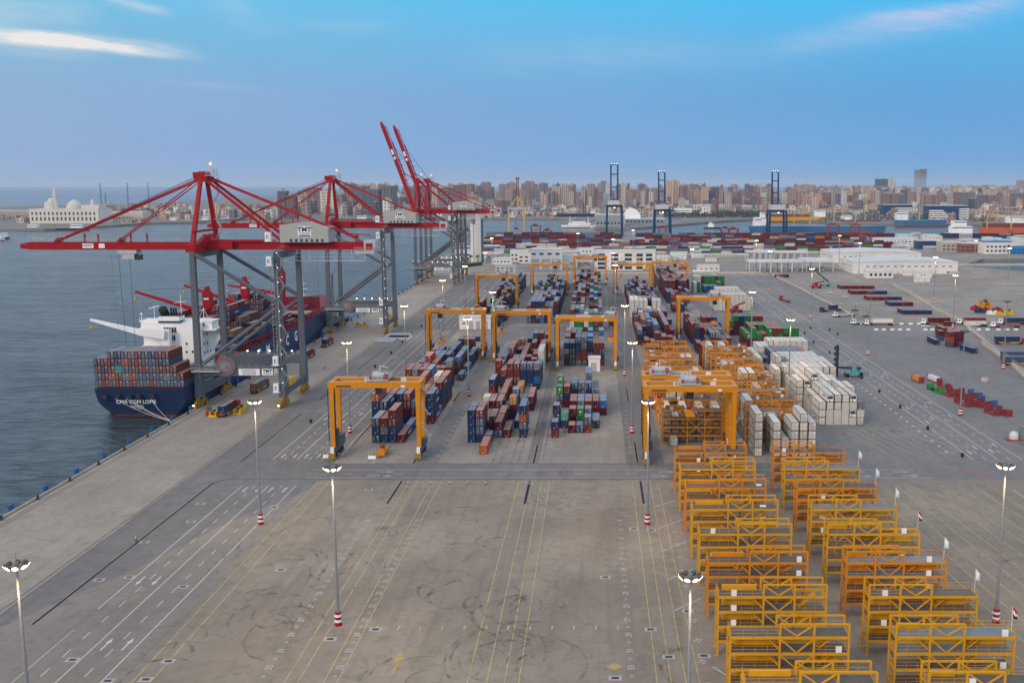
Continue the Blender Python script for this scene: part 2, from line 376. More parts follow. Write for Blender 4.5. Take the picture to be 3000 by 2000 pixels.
# yellow lane lines of the empty yard
mb=MB(); 
for x in(-75.4,-72.4,-50.6,-48.4,-44.2,-42.0,-20.9,-17.7,-14.8,-12.5,10.0,12.3,14.7,16.9): line(x,60,x,269.5,.16)
for i in range(26):
    x=44+i*4.1
    line(x+24,60,x+8,266,.16)
for y in(120,150,180,214,246): line(66,y,150,y,.1)
for i in range(9): line(88+i*3.3,298,80+i*3.3,334,.16)
for i in range(46): line(-132,150+i*3.1,-130.6,150+i*3.1,.12); 
for y in(150,176): 
    for x in range(-40,8,4): line(x,y,x+.1,y+1.6,.35)
struct('yellow_lines',mb,M_yel)
# slot numbers painted on the concrete
mt=MB(); numbers=[]
root=None
def num(s,x,y,size=1.9,rz=0):
    me=textmesh(s,size,M_white,ext=0.0)
    o=link('slot_number',me,None,(x,y,Z[5])); o.rotation_euler.z=rz; o['kind']='structure'
for k in range(9,36,2):
    y=211.6+(17-k)*3.15
    for x in(6.0,-54.6+.0,-42.8-.0): num(str(k),x,y,1.7,R(90))
    if k<34 :
        for x in(6.0,-54.6,-42.8): num(str(k+1),x,y-3.15,.9,R(90))
for k in range(9,30,2): num(str(k),19.2-1.0,237-(k-9)*3.15*1.3,1.7,R(60))
# ground covers and manholes
M_man=mat('manhole_frame',(.36,.35,.33),.8); M_iron=mat('cast_iron',(.05,.045,.04),.6)
mcs=[(-83.0,196),(-96,201),(-72.5,163.5),(-66,205),(-89,164),(-80.5,247),(2,201),(3.2,157.5),(-35.4,152),(-47.2,172),(10,176),(12.5,165),(17.5,184),(18.6,165.5),(-18,268),(-40,176),(-97,236),(-102,222),(-101.5,199.5),(-79.5,156.5),(-73.5,157),(9,231),(13,230),(-60,262),(-100,250),(85,190),(100,225)]
mb=MB(); mc=MB()
for i,(x,y) in enumerate(mcs):
    mb.box(x-1.1,y-.8,0,x+1.1,y+.8,Z[6]+.01); mc.box(x-.6,y-.4,Z[6]+.008,x+.6,y+.4,Z[8]+.012)
struct('manhole_surrounds',mb,M_man); struct('manhole_covers',mc,M_iron)
# tyre marks
def tyrefn(k,ov,tcn,b,t):
    f=k.noise(ov,.35,4,.6); tr=k.n('ShaderNodeBsdfTransparent'); ms=k.n('ShaderNodeMixShader'); o=[n for n in t.nodes if n.type=='OUTPUT_MATERIAL'][0]
    k.l(k.m('MULTIPLY',k.m('SUBTRACT',f,.42),1.5,clamp=True),ms.inputs[0]); k.l(tr.outputs[0],ms.inputs[1]); k.l(b.outputs[0],ms.inputs[2]); k.l(ms.outputs[0],o.inputs[0])
    return (.135,.118,.10,1)
M_tyre=mat('tyre_rubber_mark',(0,0,0),.8,fn=tyrefn)
mb=MB()
def arc(cx,cy,r,a0,a1,w=.35,sq=1.0):
    n=max(6,int(abs(a1-a0)/8)); 
    for k in range(n):
        t0=R(a0+(a1-a0)*k/n); t1=R(a0+(a1-a0)*(k+1)/n); P=[]
        for t_,rr in((t0,r-w/2),(t1,r-w/2),(t1,r+w/2),(t0,r+w/2)): P.append((cx+math.cos(t_)*rr,cy+math.sin(t_)*rr*sq,Z[6]+.003*rng.random()))
        mb.face(P)
for r in(6,7,9,9.8,11.5,13,14.3,16,17,18.5): arc(0,264,r,180+rng.random()*25,330-rng.random()*30,.28,1.2)
for r in(12,13,15,18,20): arc(6,262,r+3,185,300,.3,1.1)
for (cx,cy,s) in[(-13,186,1.3),(-11,188,1.1),(-16,164,1.5),(-56,178,1.5),(-18.5,186,1),(-15.5,184,1.2),(-28,194,1),(-30,192,.8),(-17,167,1),(-9,163,1.4),(-13,171,.8),(-62,178,1),(-59,182,1.3),(-66,208,1.2),(-58,207,.9),(-52,205,1.4),(-75,168,1),(-72,158,1.5),(-30,214,1.2),(-22,222,.8),(-35,236,1.5),(30,150,1),(-50,228,1),(-28,158,1.6),(95,200,1.6),(88,175,1),(105,232,1.2),(-84,215,1),(17,165,1.2),(-68,232,1.1),(-64,190,1)]:
    for j in range(5):
        a=rng.uniform(-60,200); arc(cx+rng.uniform(-2,2),cy+rng.uniform(-4,4),rng.uniform(2.5,6.5)*s,a,a+rng.uniform(50,120),rng.uniform(.3,.7),rng.uniform(1,1.5))
for x in(-66,-63.5,-30,-27.6,-24.5,-22.5): line(x,287,x+.2,320,.7,Z[6])
for x in(-17.8,-19.6,-15.5,-74.3,-73.0): line(x,292,x,520,.5,Z[6])
struct('tyre_marks',mb,M_tyre)
# stains
M_stain=mat('yellow_stain',(.42,.30,.13),.9,dirt=.8,dscale=1.2)
mb=MB(); mb.face([(-33.6+.6*math.cos(t)*(1+.4*math.sin(3*t)),163+4.2*math.sin(t),Z[5]) for t in [i*.4 for i in range(15)]]); mb.face([(3.2+1.4*math.cos(t),161.5+.9*math.sin(t)*(1+.5*math.cos(4*t)),Z[5]) for t in [i*.4 for i in range(15)]]); struct('paint_stains',mb,M_stain)
# ---------------- paints ----------------
M_red=mat('crane_red_paint',(.31,.003,.010),.5,dirt=.35,dscale=.3,vary=.1)
M_grey=mat('crane_grey_paint',(.095,.108,.125),.55,dirt=.4,dscale=.3)
M_lgrey=mat('galvanised_grey',(.42,.43,.43),.55,dirt=.4,dscale=.5)
M_stair=mat('stair_steel',(.22,.23,.235),.6,dirt=.5)
M_cream=mat('machinery_house_panel',(.36,.355,.33),.6,dirt=.25,dscale=.4)
M_wht=mat('white_panel',(.74,.74,.72),.55,dirt=.25,dscale=.5)
M_amber=mat('gantry_amber_paint',(.58,.215,.006),.45,dirt=.35,dscale=.35,vary=.1)
M_yelp=mat('machine_yellow_paint',(.62,.36,.02),.5,dirt=.5,dscale=.6)
M_pole=mat('mast_pole_grey',(.21,.22,.235),.6,dirt=.5)
M_bog=mat('bogie_ochre',(.36,.19,.02),.6,dirt=1.2,dscale=.9,vary=.3)
M_rackY=mat('rack_yellow_steel',(.60,.29,.010),.55,dirt=.5,dscale=.35)
M_rackO=mat('rack_orange_steel',(.58,.205,.008),.55,dirt=.5,dscale=.35)
M_deck=mat('deck_grating',(.12,.105,.092),.8,dirt=.6,dscale=.5)
M_deckB=mat('deck_bluish_plate',(.17,.20,.215),.7,dirt=.5,dscale=.4)
M_black=mat('black_rubber',(.018,.018,.02),.7)
M_glass=mat('dark_glass',(.02,.025,.035),.15,spec=.6)
M_navyT=mat('navy_lettering',(.03,.03,.10),.5)
M_redT=mat('red_lettering',(.5,.03,.04),.5)
M_whT=mat('white_lettering',(.78,.78,.78),.5)
M_blkT=mat('black_lettering',(.03,.03,.03),.5)
M_lamp=mat('lit_floodlight',(1,.86,.55),emit=9,ecol=(1,.82,.50))
M_lampW=mat('lit_small_lamp',(1,.9,.7),emit=6,ecol=(1,.84,.58))
M_beacon=mat('red_beacon',(1,.2,.05),emit=5,ecol=(1,.22,.06))
M_house=mat('lamp_housing',(.10,.095,.085),.6)
def hz(k,ov,tcn,b,t):
    sp_=k.n('ShaderNodeSeparateXYZ'); k.l(ov,sp_.inputs[0])
    f=k.m('FRACT',k.m('MULTIPLY',k.m('ADD',sp_.outputs[0],sp_.outputs[2]),1.6))
    return k.mix(k.m('GREATER_THAN',f,.5),(.6,.36,.02,1),(.03,.03,.03,1))
M_haz=mat('hazard_stripes',(0,0,0),.6,fn=hz)
# ---------------- ship to shore cranes ----------------
def stair_tower(x,y,z0,z1,w=1.5,step=4.2):
    m=MB(); z=z0; s_=1
    while z<z1:
        zt=min(z+step,z1)
        m.beam((x-w*s_,y-.5,z),(x+w*s_,y-.5,zt),.9,.14); m.rail([(x-w*s_,y-1,z),(x+w*s_,y-1,zt)],1.0,.06,step=1.5,mids=0)
        m.box(x+w*s_-.7,y-1.2,zt-.06,x+w*s_+.7,y+.3,zt+.06); z=zt; s_=-s_
    return m
def sts(Yc,raised,label,hx=-173):
    t=thing('quay_crane',label,'quay crane',(-128.7,Yc,0),group='red and grey quay cranes')
    W_,L_,dy=-15.2,15.2,13.2
    for sx in(W_,L_):
        for sy in(-dy,dy):
            m=MB(); m.beam((sx,sy,15),(sx*.985,sy,56),2.1,1.9,w2=1.8,h2=1.8,up=(0,1,0)); m.beam((sx,sy,3.6),(sx,sy,15),2.2,4.6,w2=2.5,h2=2.0,up=(0,1,0)); 
            m.build('leg',M_grey,t)
            m=MB()
            for k in range(4):
                y0=sy+(-4.6+k*2.35)*1.0
                m.box(sx-.45,y0,1.5,sx+.45,y0+2.0,2.4); m.cyl((sx-.35,y0+.5,.55),(sx+.35,y0+.5,.55),.55,n=10); m.cyl((sx-.35,y0+1.5,.55),(sx+.35,y0+1.5,.55),.55,n=10)
                m.box(sx-.75,y0+.2,.7,sx-.45,y0+1.8,1.6); m.box(sx+.45,y0+.6,.6,sx+.9,y0+1.4,1.7)
            m.beam((sx,sy-3.4,2.4),(sx,sy,4.2),.8,.8); m.beam((sx,sy+3.4,2.4),(sx,sy,4.2),.8,.8); m.box(sx-.3,sy-5.6,.4,sx+.3,sy-4.7,1.4)
            m.build('bogie',M_bog,t)
    for sy in(-dy,dy):
        MB().box(W_,sy-.9,11.3,L_,sy+.9,14.6).build('portal_beam',M_grey,t)
        MB().rail([(W_+2,sy-.8,14.6),(L_-1,sy-.8,14.6)],1.2,.07).build('railing',M_lgrey,t)
        MB().cyl((W_+.4,sy,55.5),(L_,sy,37.2),.72,n=10).build('brace',M_grey,t)
        MB().cyl((L_,sy,36.6),(W_+.8,sy,14.8),.72,n=10).build('brace',M_grey,t)
    for sx in(W_,L_):
        m=MB(); m.box(sx-.9,-dy,4.0,sx+.9,dy,6.6)
        if sx<0:
            m.box(sx-1.1,-dy+2,6.6,sx+1.1,-dy+12,8.4)
        m.build('sill_beam',M_grey,t); MB().box(sx-.7,-dy,53.5,sx+.7,dy,56).build('tie_beam',M_grey,t)
    if True:
        m=MB(); m.box(L_-1.2,-dy+3,6.7,L_+1.3,-dy+11.5,9.0); m.box(L_-1.25,-dy+6.9,6.65,L_+1.35,-dy+7.05,9.05); m.build('switchgear_box',M_yelp,t)
        for z,x in((15.5,L_-1.6),(51.3,L_-2.2),(59.9,L_-2.2),(5.6,L_-1.8)):
            c=MB().box(x-.9,-dy-3.1,z,x+.9,-dy-1.2,z+3.2).build('cabin',M_wht,t)
            text('cabin_letter','E',2.0,M_blkT,c,(x,-dy-3.16,z+1.5))
            MB().box(x-1.3,-dy-3.4,z-.2,x+1.6,-dy-1,z).build('platform',M_lgrey,t)
    # bridge girder behind the hinge
    m=MB(); m.box(-14.8,-1.5,56,43.8,1.5,58.9); m.box(-16.5,-3.6,56.3,-4,3.6,59.2); m.beam((-15.2,-13.2,56),(-13.5,-2,60.5),2.2,2.6); m.beam((-15.2,13.2,56),(-13.5,2,60.5),2.2,2.6); m.box(-17.2,-13.8,55.8,-13.6,13.8,58.6)
    m.beam((-12,-2.4,59.2),(10,-1.6,59.2),.9,.8); m.beam((-12,2.4,59.2),(10,1.6,59.2),.9,.8); m.build('bridge_girder',M_red,t)
    m=MB(); m.rail([(-12,-1.9,58.9),(13,-1.9,58.9)],1.1,.06); m.rail([(31,-2.0,58.9),(44,-2.0,58.9)],1.1,.06); m.rail([(14,-3.0,52.2),(40,-3.0,52.2)],2.6,.1,step=2.2); m.box(14,-3.4,52.0,44,-2.4,52.2)
    for x in range(14,45,5): m.beam((x,-2.9,52),(x,-2.0,56),.12)
    m.build('walkway',M_lgrey,t)
    # boom
    hx0=(-16.5,57.4)
    if raised: tip=(hx0[0]-25.5,hx0[1]+71)
    else: tip=(-82.8,57.4)
    d=Vector((tip[0]-hx0[0],0,tip[1]-hx0[1])); Lb=d.length; d/=Lb; n_=Vector((-d.z,0,d.x)); 
    if n_.z<0 or raised: n_=Vector((d.z,0,-d.x)) if raised else -n_ if n_.z<0 else n_
    O=Vector((hx0[0],0,hx0[1]))
    def B(a,h,y=0): p=O+d*a+n_*h; return (p.x,y,p.z)
    m=MB(); m.beam(B(0,0),B(Lb-3,0),3.0,2.8,up=(0,1,0) if False else tuple(n_)); m.beam(B(Lb-3,0),B(Lb,-.2),3.0,2.4,w2=2.6,h2=1.6,up=tuple(n_))
    for a in(20,26,38,43): m.beam(B(a,1.4),B(a,4.4),.5,.5,up=(0,1,0))
    boom=m.build('boom',M_red,t)
    m=MB(); m.rail([B(2,1.4,-1.4),B(Lb,1.4,-1.4)] ,1.2,.06,step=3) if not raised else m.beam(B(2,2.4,-1.4),B(Lb,2.4,-1.4),.1)
    m.beam(B(Lb,1.5,-1.4),B(Lb,1.5,1.4),.15); m.beam(B(Lb-8,2.5),B(Lb-2,3.6),.12); m.beam(B(Lb-8,1.4),B(Lb-8,3.4),.15); m.build('boom_railing',M_lgrey,t)
    for a,w_ in((41,3.0),(47,1.6)) :
        m=MB(); c1,c2=B(Lb-a+18,0.85,-1.56),B(Lb-a+18-w_*1.35,-.75,-1.56)
        m.face([B(Lb-a+18,-.8,-1.56),B(Lb-a+18-w_*1.35,-.8,-1.56),B(Lb-a+18-w_*1.35,.85,-1.56),B(Lb-a+18,.85,-1.56)])
        p=m.build('sign_board',M_wht,t)
        if w_>2 and not raised:
            cc=B(Lb-a+18-w_*.67,.1,-1.6); text('sign_lettering','EGIPORT',.95,M_navyT,p,cc)
    # apex frame
    ax=-14.4
    m=MB()
    for sy in(-1,1): m.beam((-15.2,sy*12.2,58),(ax,sy*3.0,81.5),1.5,1.5,w2=1.2,h2=1.2,up=(0,1,0))
    m.box(ax-2.2,-3.6,80.6,ax+2.4,3.6,82.6); m.beam((ax-3.8,0,83),(ax+2.5,0,83.2),.8,2.2); m.box(ax-1.2,-1.6,82.6,ax+1,1.6,84.4); m.beam((ax-.5,-12.0,63),(ax-.5,12.0,63),.8)
    m.build('apex_frame',M_red,t)
    m=MB(); m.rail([(ax+1.4,-2,83),(ax+4.4,-2,83),(ax+4.4,2,83),(ax+1.4,2,83)],2.2,.1,step=1.2); m.box(ax+1.2,-2.2,82.8,ax+4.6,2.2,83.0); m.rail([(ax+2,-2,83),(ax+4,-2,83)],4.2,.12,step=2,mids=0); m.build('apex_platform',M_lgrey,t)
    MB().lathe((ax+3.4,-1.8,87.0),[(0,-.4),(.45,-.2),(.45,.4),(0,.6)],8).build('beacon',M_beacon,t)
    if not raised:
        for sy in(-1,1):
            for a,w_ in((Lb-13,.5),(Lb-36,.36)):
                m=MB(); m.beam((ax-.5,sy*2.2,82),B(a,1.6,sy*1.2),w_,w_); m.beam(B(a,1.2,sy*1.1),B(a-1.5,2.6,sy*1.1),1.2,1.2); m.build('forestay',M_red,t)
            MB().beam((ax-.5,sy*1.0,83.4),B(Lb-14,2.2,sy*.5),.12).build('boom_rope',M_dark,t)
    else:
        for sy in(-1,1):
            MB().beam(B(30,2.5,sy*1.2),B(58,2.8,sy*1.2),.45).build('forestay',M_red,t)
            MB().beam((ax-.5,sy*1.6,82),B(32,2.6,sy*1.2),.5).build('forestay',M_red,t)
            MB().beam((ax+1,sy*1.0,83.6),B(56,2.2,sy*.5),.14).build('boom_rope',M_dark,t)
            MB().beam(B(8,2.4,sy*1.4),B(Lb-4,2.4,sy*1.4),.25).build('boom_ladder',M_red,t)
    for sy in(-1,1):
        MB().beam((ax+1.6,sy*2.8,81.5),(14.6,sy*9.5 if False else sy*4.5,59.2),.9,.9).build('backstay',M_red,t)
        MB().beam((ax+1.8,sy*2.0,82.2),(41,sy*1.6,60.2),.5,.5).build('backstay',M_red,t)
    m=MB(); m.beam((20,-2.4,59),(20,-2.4,69),.3); m.build('stay_post',M_red,t); MB().beam((23,2.4,59),(23,2.4,68),.3).build('stay_post',M_red,t); MB().beam((41,-1.2,58.9),(41,-1.2,61.5),.9).beam((36,-1.2,62.0),(46,-1.2,61.4),.35).build('rear_davit',M_red,t)
    # machinery house
    m=MB(); o_=[(14.0,58.9),(31.6,58.9),(31.6,64.2),(24,66.4),(14.0,65.2)]
    m.prism(o_,-5.2,5.2,'y'); mh=m.build('machinery_house',M_cream,t)
    m=MB(); m.box(20.6,-5.32,60.9,25.4,-5.22,64.7); sg=m.build('house_sign',M_wht,mh)
    text('sign_lettering','TMT',2.2,M_navyT,sg,(23,-5.38,63.5),bold=True,sx=1.15); text('sign_lettering','TRANS MISR',.72,M_navyT,sg,(23,-5.38,62.1)); 
    MB().box(21,-5.37,61.1,25,-5.33,61.5).build('sign_bar',M_blkT,sg)
    for k in range(7): MB().box(17.6+k*1.9,-5.3,59.1,18.4+k*1.9,-5.21,60.1).build('vent',M_glass,mh)
    m=MB(); m.box(40.5,-3,54.6,47.5,3,55.6); m.box(43.8,-2.6,55.6,48,2.6,59.5); m.rail([(40.5,-3,55.6),(48,-3,55.6),(48,3,55.6)],1.3,.1,step=1.2); m.build('rear_platform',M_lgrey,t)
    MB().box(44.5,-2.7,56,47,-1.2,58.4).build('rope_winch',M_red,t)
    # trolley
    x=hx+128.7 if not raised else 36
    m=MB(); m.box(x-2.4,-2.2,54.6,x+4.4,2.2,55.9); m.box(x-1.0,-2.0,52.6,x+3.4,2.0,54.6); tr=m.build('trolley',M_lgrey,t)
    MB().box(x+3.3,-1.2,52.2,x+5.3,1.2,54.2).build('operator_cab',M_glass if not raised else M_red,tr)
    if not raised:
        for k,(dx,dy_) in enumerate(((-5.5,-1),(-3.8,1),(-2.6,-1),(0.5,1),(1.3,-1))): MB().beam((x+dx,dy_,54.5),(x+dx*.8,dy_,14),.045).build('hoist_rope',M_dark,t)
    # cable reel
    m=MB(); c=(-5.0,-dy-1.6,14.9)
    n=28; r=3.5
    for k in range(n):
        t0=2*math.pi*k/n; t1=2*math.pi*(k+1)/n
        m.beam((c[0]+.5*math.cos(t0),c[1],c[2]+.5*math.sin(t0)),(c[0]+r*math.cos(t0),c[1],c[2]+r*math.sin(t0)),.25,.09,up=(0,1,0))
        m.beam((c[0]+r*math.cos(t0),c[1],c[2]+r*math.sin(t0)),(c[0]+r*math.cos(t1),c[1],c[2]+r*math.sin(t1)),.1,.12,mi=0)
    m.cyl((c[0],c[1]-.5,c[2]),(c[0],c[1]+.9,c[2]),.75,n=12); rl=m.build('cable_reel',M_stair,t)
    MB().cyl((c[0],c[1]+.1,c[2]),(c[0],c[1]+.2,c[2]),3.2,n=24).build('wound_cable',mat('red_cable',(.20,.02,.02),.6),rl)
    MB().box(W_-1.5,-dy-3.2,13.0,W_+8.5,-dy-1.0,13.25).rail([(W_-1.5,-dy-3.2,13.2),(W_+6.5,-dy-3.2,13.2)],1.2,.08).build('reel_platform',M_lgrey,t)
    for x0,x1,s_ in((-.4,7.2,''),(8.0,12.0,'TMT'),(12.5,15.6,'EG')):
        p=MB().box(x0,-dy-1.06,11.5,x1,-dy-.92,13.9).build('sign_board',M_wht,t)
        if s_=='TMT': text('sign_lettering','TMT',1.7,M_blkT,p,(10,-dy-1.1,13.0),bold=True); text('sign_lettering','TRANS MISR',.55,M_blkT,p,(10,-dy-1.1,11.95))
        elif s_: 
            m=MB(); m.prism([(13.2,12.9),(14,13.7),(14.9,12.9),(14.4,12.9),(14.0,13.3),(13.6,12.9)],-dy-1.1,-dy-1.07,'y'); m.box(12.9,-dy-1.1,11.9,15.2,-dy-1.07,12.3); m.build('sign_emblem',M_blkT,p)
        else:
            for k in range(4): text('sign_lettering',('SWL UNDER SPREADER  65 T','SWL UNDER HOOK BEAM 80 T','TROLLEY SPEED 240 M/MIN','GANTRY SPEED 45 M/MIN')[k],.42,M_blkT,p,(3.4,-dy-1.1,13.45-k*.52))
    stair_tower(L_+1.4,-dy-1.4,6,58,1.3).build('stairway',M_stair,t)
    m=MB()
    for dx in(-.6,.6): m.beam((L_-1.6+dx,-dy-1.7,5),(L_-1.6+dx,-dy-1.7,56),.14)
    for k in range(34): m.beam((L_-2.2,-dy-1.7,6+k*1.5),(L_-1,-dy-1.7,6+k*1.5),.12)
    m.beam((L_,-dy-1.3,14),(L_,-dy-1.3,52),.5); m.build('lift_tower',M_stair,t)
    for k in range(10): MB().lathe((L_+.6,-dy-2.4,9+k*5.2),[(0,-.13),(.14,0),(0,.13)],6).build('lamp',M_lampW,t)
    for k in range(5): MB().box(W_+9+k*4.3,dy-1.2,16.0,W_+9.5+k*4.3,dy-.8,16.3).build('lamp',M_lampW,t)
    stair_tower(ax+3.2,4.5,60,82,1.0,3.5).build('apex_stairway',M_lgrey,t)
    for sx in(W_,L_) if Yc<400 else (): MB().box(sx-.3,-dy-6.9,1.3,sx+.2,-dy-6.5,1.7).build('lamp',M_lampW,t)
    return t
sts(378.6,False,'nearest red and grey quay crane with boom lowered over the ship stern')
sts(562,False,'second red and grey quay crane, boom lowered just beyond the ship bow',-150)
sts(832,True,'third quay crane along the quay, left one of two raised red booms')
sts(884,True,'farthest quay crane along the quay, right one of two raised red booms')
# ---------------- rubber tyred gantries ----------------
def rtg(x0,y0,tx,sz,label,span=25.2,sp='spreader',H_=22.8):
    t=thing('yard_gantry_crane',label,'gantry crane',(x0,y0,0),group='orange rubber tyred gantry cranes'); x1=span; D=7.4
    for x in(0,x1):
        for y in(0,D):
            m=MB(); m.beam((x,y,3.4),(x,y,H_-1.6),1.15,1.3,w2=1.35,h2=1.7,up=(0,1,0)); m.build('leg',M_amber,t)
            m=MB(); m.cyl((x-.45,y-1.3,.85),(x+.45,y-1.3,.85),.85,n=14); m.cyl((x-.45,y+1.3,.85),(x+.45,y+1.3,.85),.85,n=14); m.build('wheel',M_black,t)
        m=MB(); m.box(x-.6,-2.2,1.7,x+.6,D+2.2,3.4)
        if x==0: m.box(x-.2,.9,3.4,x+1.9,D-1.2,6.4); m.box(x+.1,1.2,6.4,x+1.2,2.2,8.6)
        else: m.box(x+.4,1.2,3.4,x+1.6,D-2.2,5.4)
        m.build('sill_unit',M_grey,t)
        MB().box(x-1,-3.0,.35,x+.9,-2.3,1.9).build('bumper',M_haz,t)
        MB().box(x-.5,-2.3,1.9,x+.5,-1.4,3.6).build('control_box',M_wht,t)
    for y in(0,D):
        m=MB(); m.box(-1.0,y-.75,H_-1.7,x1+1.0,y+.75,H_); g=m.build('girder',M_amber,t)
        MB().box(-.6,y-.12,H_,x1+.6,y+.12,H_+.16).build('trolley_rail',M_lgrey,g)
    for x in(-.3,x1+.3): MB().box(x-.6,0,H_-1.3,x+.6,D,H_-.1).build('end_tie',M_amber,t)
    p=MB().box(8.2,D-.84,H_-1.35,14.4,D-.77,H_-.15).build('sign_board',M_wht,t); text('sign_lettering','EGIPORT',1.1,M_navyT,p,(11.3,D-.88,H_-.75),sx=1.2)
    p=MB().box(19,D-.84,H_-1.4,20.6,D-.77,H_-.15).build('sign_board',M_wht,t)
    p=MB().box(20.4,-.86,H_-1.45,21.5,-.77,H_-.85).build('number_plate',M_wht,t)
    MB().box(1.4,-.82,H_-1.4,5.8,-.77,H_-1.0).build('name_strip',M_blkT,t)
    # trolley
    m=MB(); m.box(tx-3,-.6,H_+.35,tx+3,D+.5,H_+.6); m.rail([(tx-3,-.6,H_+.6),(tx+3,-.6,H_+.6),(tx+3,D+.5,H_+.6),(tx-3,D+.5,H_+.6)],1.1,.08,step=1.5)
    m.cyl((tx-1.6,D*.3,H_+1.5),(tx+1.6,D*.3,H_+1.5),.85,n=12); m.box(tx-2.4,D*.55,H_+.6,tx-.6,D*.8,H_+2.0); m.box(tx+.3,D*.55,H_+.6,tx+2.2,D*.85,H_+1.7); m.beam((tx,D*.5,H_+.6),(tx,D*.5,H_+4.2),.35); m.beam((tx,D*.5,H_+4.1),(tx+2.4,D*.5,H_+3.6),.3); tr=m.build('trolley',M_lgrey,t)
    MB().box(tx+1.6,.2,H_+.6,tx+2.6,2.6,H_+1.9).build('hoist_motor',M_red,tr)
    MB().box(tx-2.6,.4,H_+.6,tx-1.8,1.6,H_+1.5).build('hoist_motor',M_red,tr)
    MB().box(tx-1.0,.8,H_-4.0,tx+1.0,2.6,H_-1.9).build('operator_cab',M_glass,tr)
    y=D/2; m=MB(); m.box(tx-1.2,y-3.2,sz,tx+1.2,y+3.2,sz+.5)
    for s_ in(-1,1): m.box(tx-1.25,y+s_*3.2-.3,sz-.4,tx+1.25,y+s_*3.2+.3,sz+.55)
    m.box(tx-.5,y-1.2,sz+.5,tx+.5,y+1.2,sz+1.2); s2=m.build('spreader',M_amber,t)
    MB().box(tx-.6,y-.7,sz+1.2,tx+.6,y+.7,sz+1.7).build('headblock',M_red,s2)
    for a,b in((-1,-1),(1,-1),(-1,1),(1,1)): MB().beam((tx+a*.5,y+b*.9,sz+1.3),(tx+a*1.6,y+b*2.2,H_+.4),.06).build('rope',M_dark,t)
    stair_tower(x1+1.2,D*.5,3,H_-2,1.1,3.2).build('stairway',M_lgrey,t)
    m=MB(); m.cyl((-1.1,-.9,5),(-1.0,-.9,H_-2),.12,n=6); m.box(.7,-.8,4,1.0,-.5,H_-3); m.build('cable_tray',M_dark,t)
    return t
for a in [(-77.2,294,13.5,.9,'nearest orange gantry crane at lower left, spreader lowered to the ground'),
          (-77.2,467,5.5,7.5,'orange gantry crane over the quayside block before the white substation'),
          (-46.3,462,3.2,12.5,'orange gantry crane spanning second block, trolley parked at its left leg'),
          (-16.6,440,23.3,12.5,'orange gantry crane above centre block, trolley parked at its right leg'),
          (15.0,304,4.5,14,'orange gantry crane standing directly behind the nearest one over the racks'),
          (14.6,288,12.6,14,'orange gantry crane over the racks with trolley at mid beam, nearest there'),
          (-75.6,648,17,12,'orange gantry crane over the quayside block just left of the mid mast'),
          (-46.2,742,17,12,'distant orange gantry crane over second block before the canopy building'),
          (-17,818,17,12,'farthest orange gantry crane, thin and brownish, over the centre block'),
          (14.5,742,4,12,'distant orange gantry crane over fourth block before the white office block'),
          (43,760,16,12,'distant orange gantry crane rightmost of the far row'),
          (42.6,520,18.5,9,'orange gantry crane over green and maroon containers right of centre')]:
    rtg(*a)
# ---------------- floodlight masts ----------------
def mast(x,y,label,lit=True,Hm=29.6):
    t=thing('floodlight_mast',label,'floodlight mast',(x,y,0),group='tall floodlight masts')
    MB().cyl((0,0,0),(0,0,Hm),.34,.15,n=10).build('pole',M_pole,t)
    b=MB(); b.cyl((0,0,0),(0,0,2.6),.66,.60,n=12); bb=b.build('base_guard',mat('dark_red_paint',(.30,.01,.015),.5),t)
    m=MB(); m.cyl((0,0,.75),(0,0,1.2),.69,n=12); m.cyl((0,0,1.75),(0,0,2.2),.67,n=12); m.build('white_band',M_wht,bb)
    m=MB(); n=16
    for k in range(n):
        a0=2*math.pi*k/n;a1=2*math.pi*(k+1)/n
        m.beam((1.15*math.cos(a0),1.15*math.sin(a0),Hm),(1.15*math.cos(a1),1.15*math.sin(a1),Hm),.1)
        if k%4==0: m.beam((0,0,Hm),(1.15*math.cos(a0),1.15*math.sin(a0),Hm),.1)
    m.cyl((0,0,Hm-.3),(0,0,Hm+.5),.3,n=8); m.beam((0,0,Hm+.4),(0,0,Hm+1.8),.06); m.build('head_ring',M_pole,t)
    for k in range(8):
        a=2*math.pi*(k+.5)/8; c,s_=math.cos(a),math.sin(a); ti=R(38)
        o=Vector((c*1.35,s_*1.35,Hm+.1)); nrm=Vector((c*math.cos(ti),s_*math.cos(ti),-math.sin(ti)))
        m=MB(); m.cyl(o-nrm*.32,o+nrm*.05,.30,.40,n=10); h=m.build('floodlight',M_house,t)
        MB().cyl(o+nrm*.05,o+nrm*.09,.38,.36,n=10).build('lamp_face',M_lamp if lit else M_glass,h)
    if lit:
        l=bpy.data.lights.get('mast_light') or bpy.data.lights.new('mast_light','SPOT'); l.energy=6000; l.spot_size=R(140); l.spot_blend=.7; l.color=(1,.72,.40); l.shadow_soft_size=.8
        lo=bpy.data.objects.new('mast_light',l); COL.objects.link(lo); lo.parent=t; lo.location=(0,-2.2,Hm-1.2)
    return t
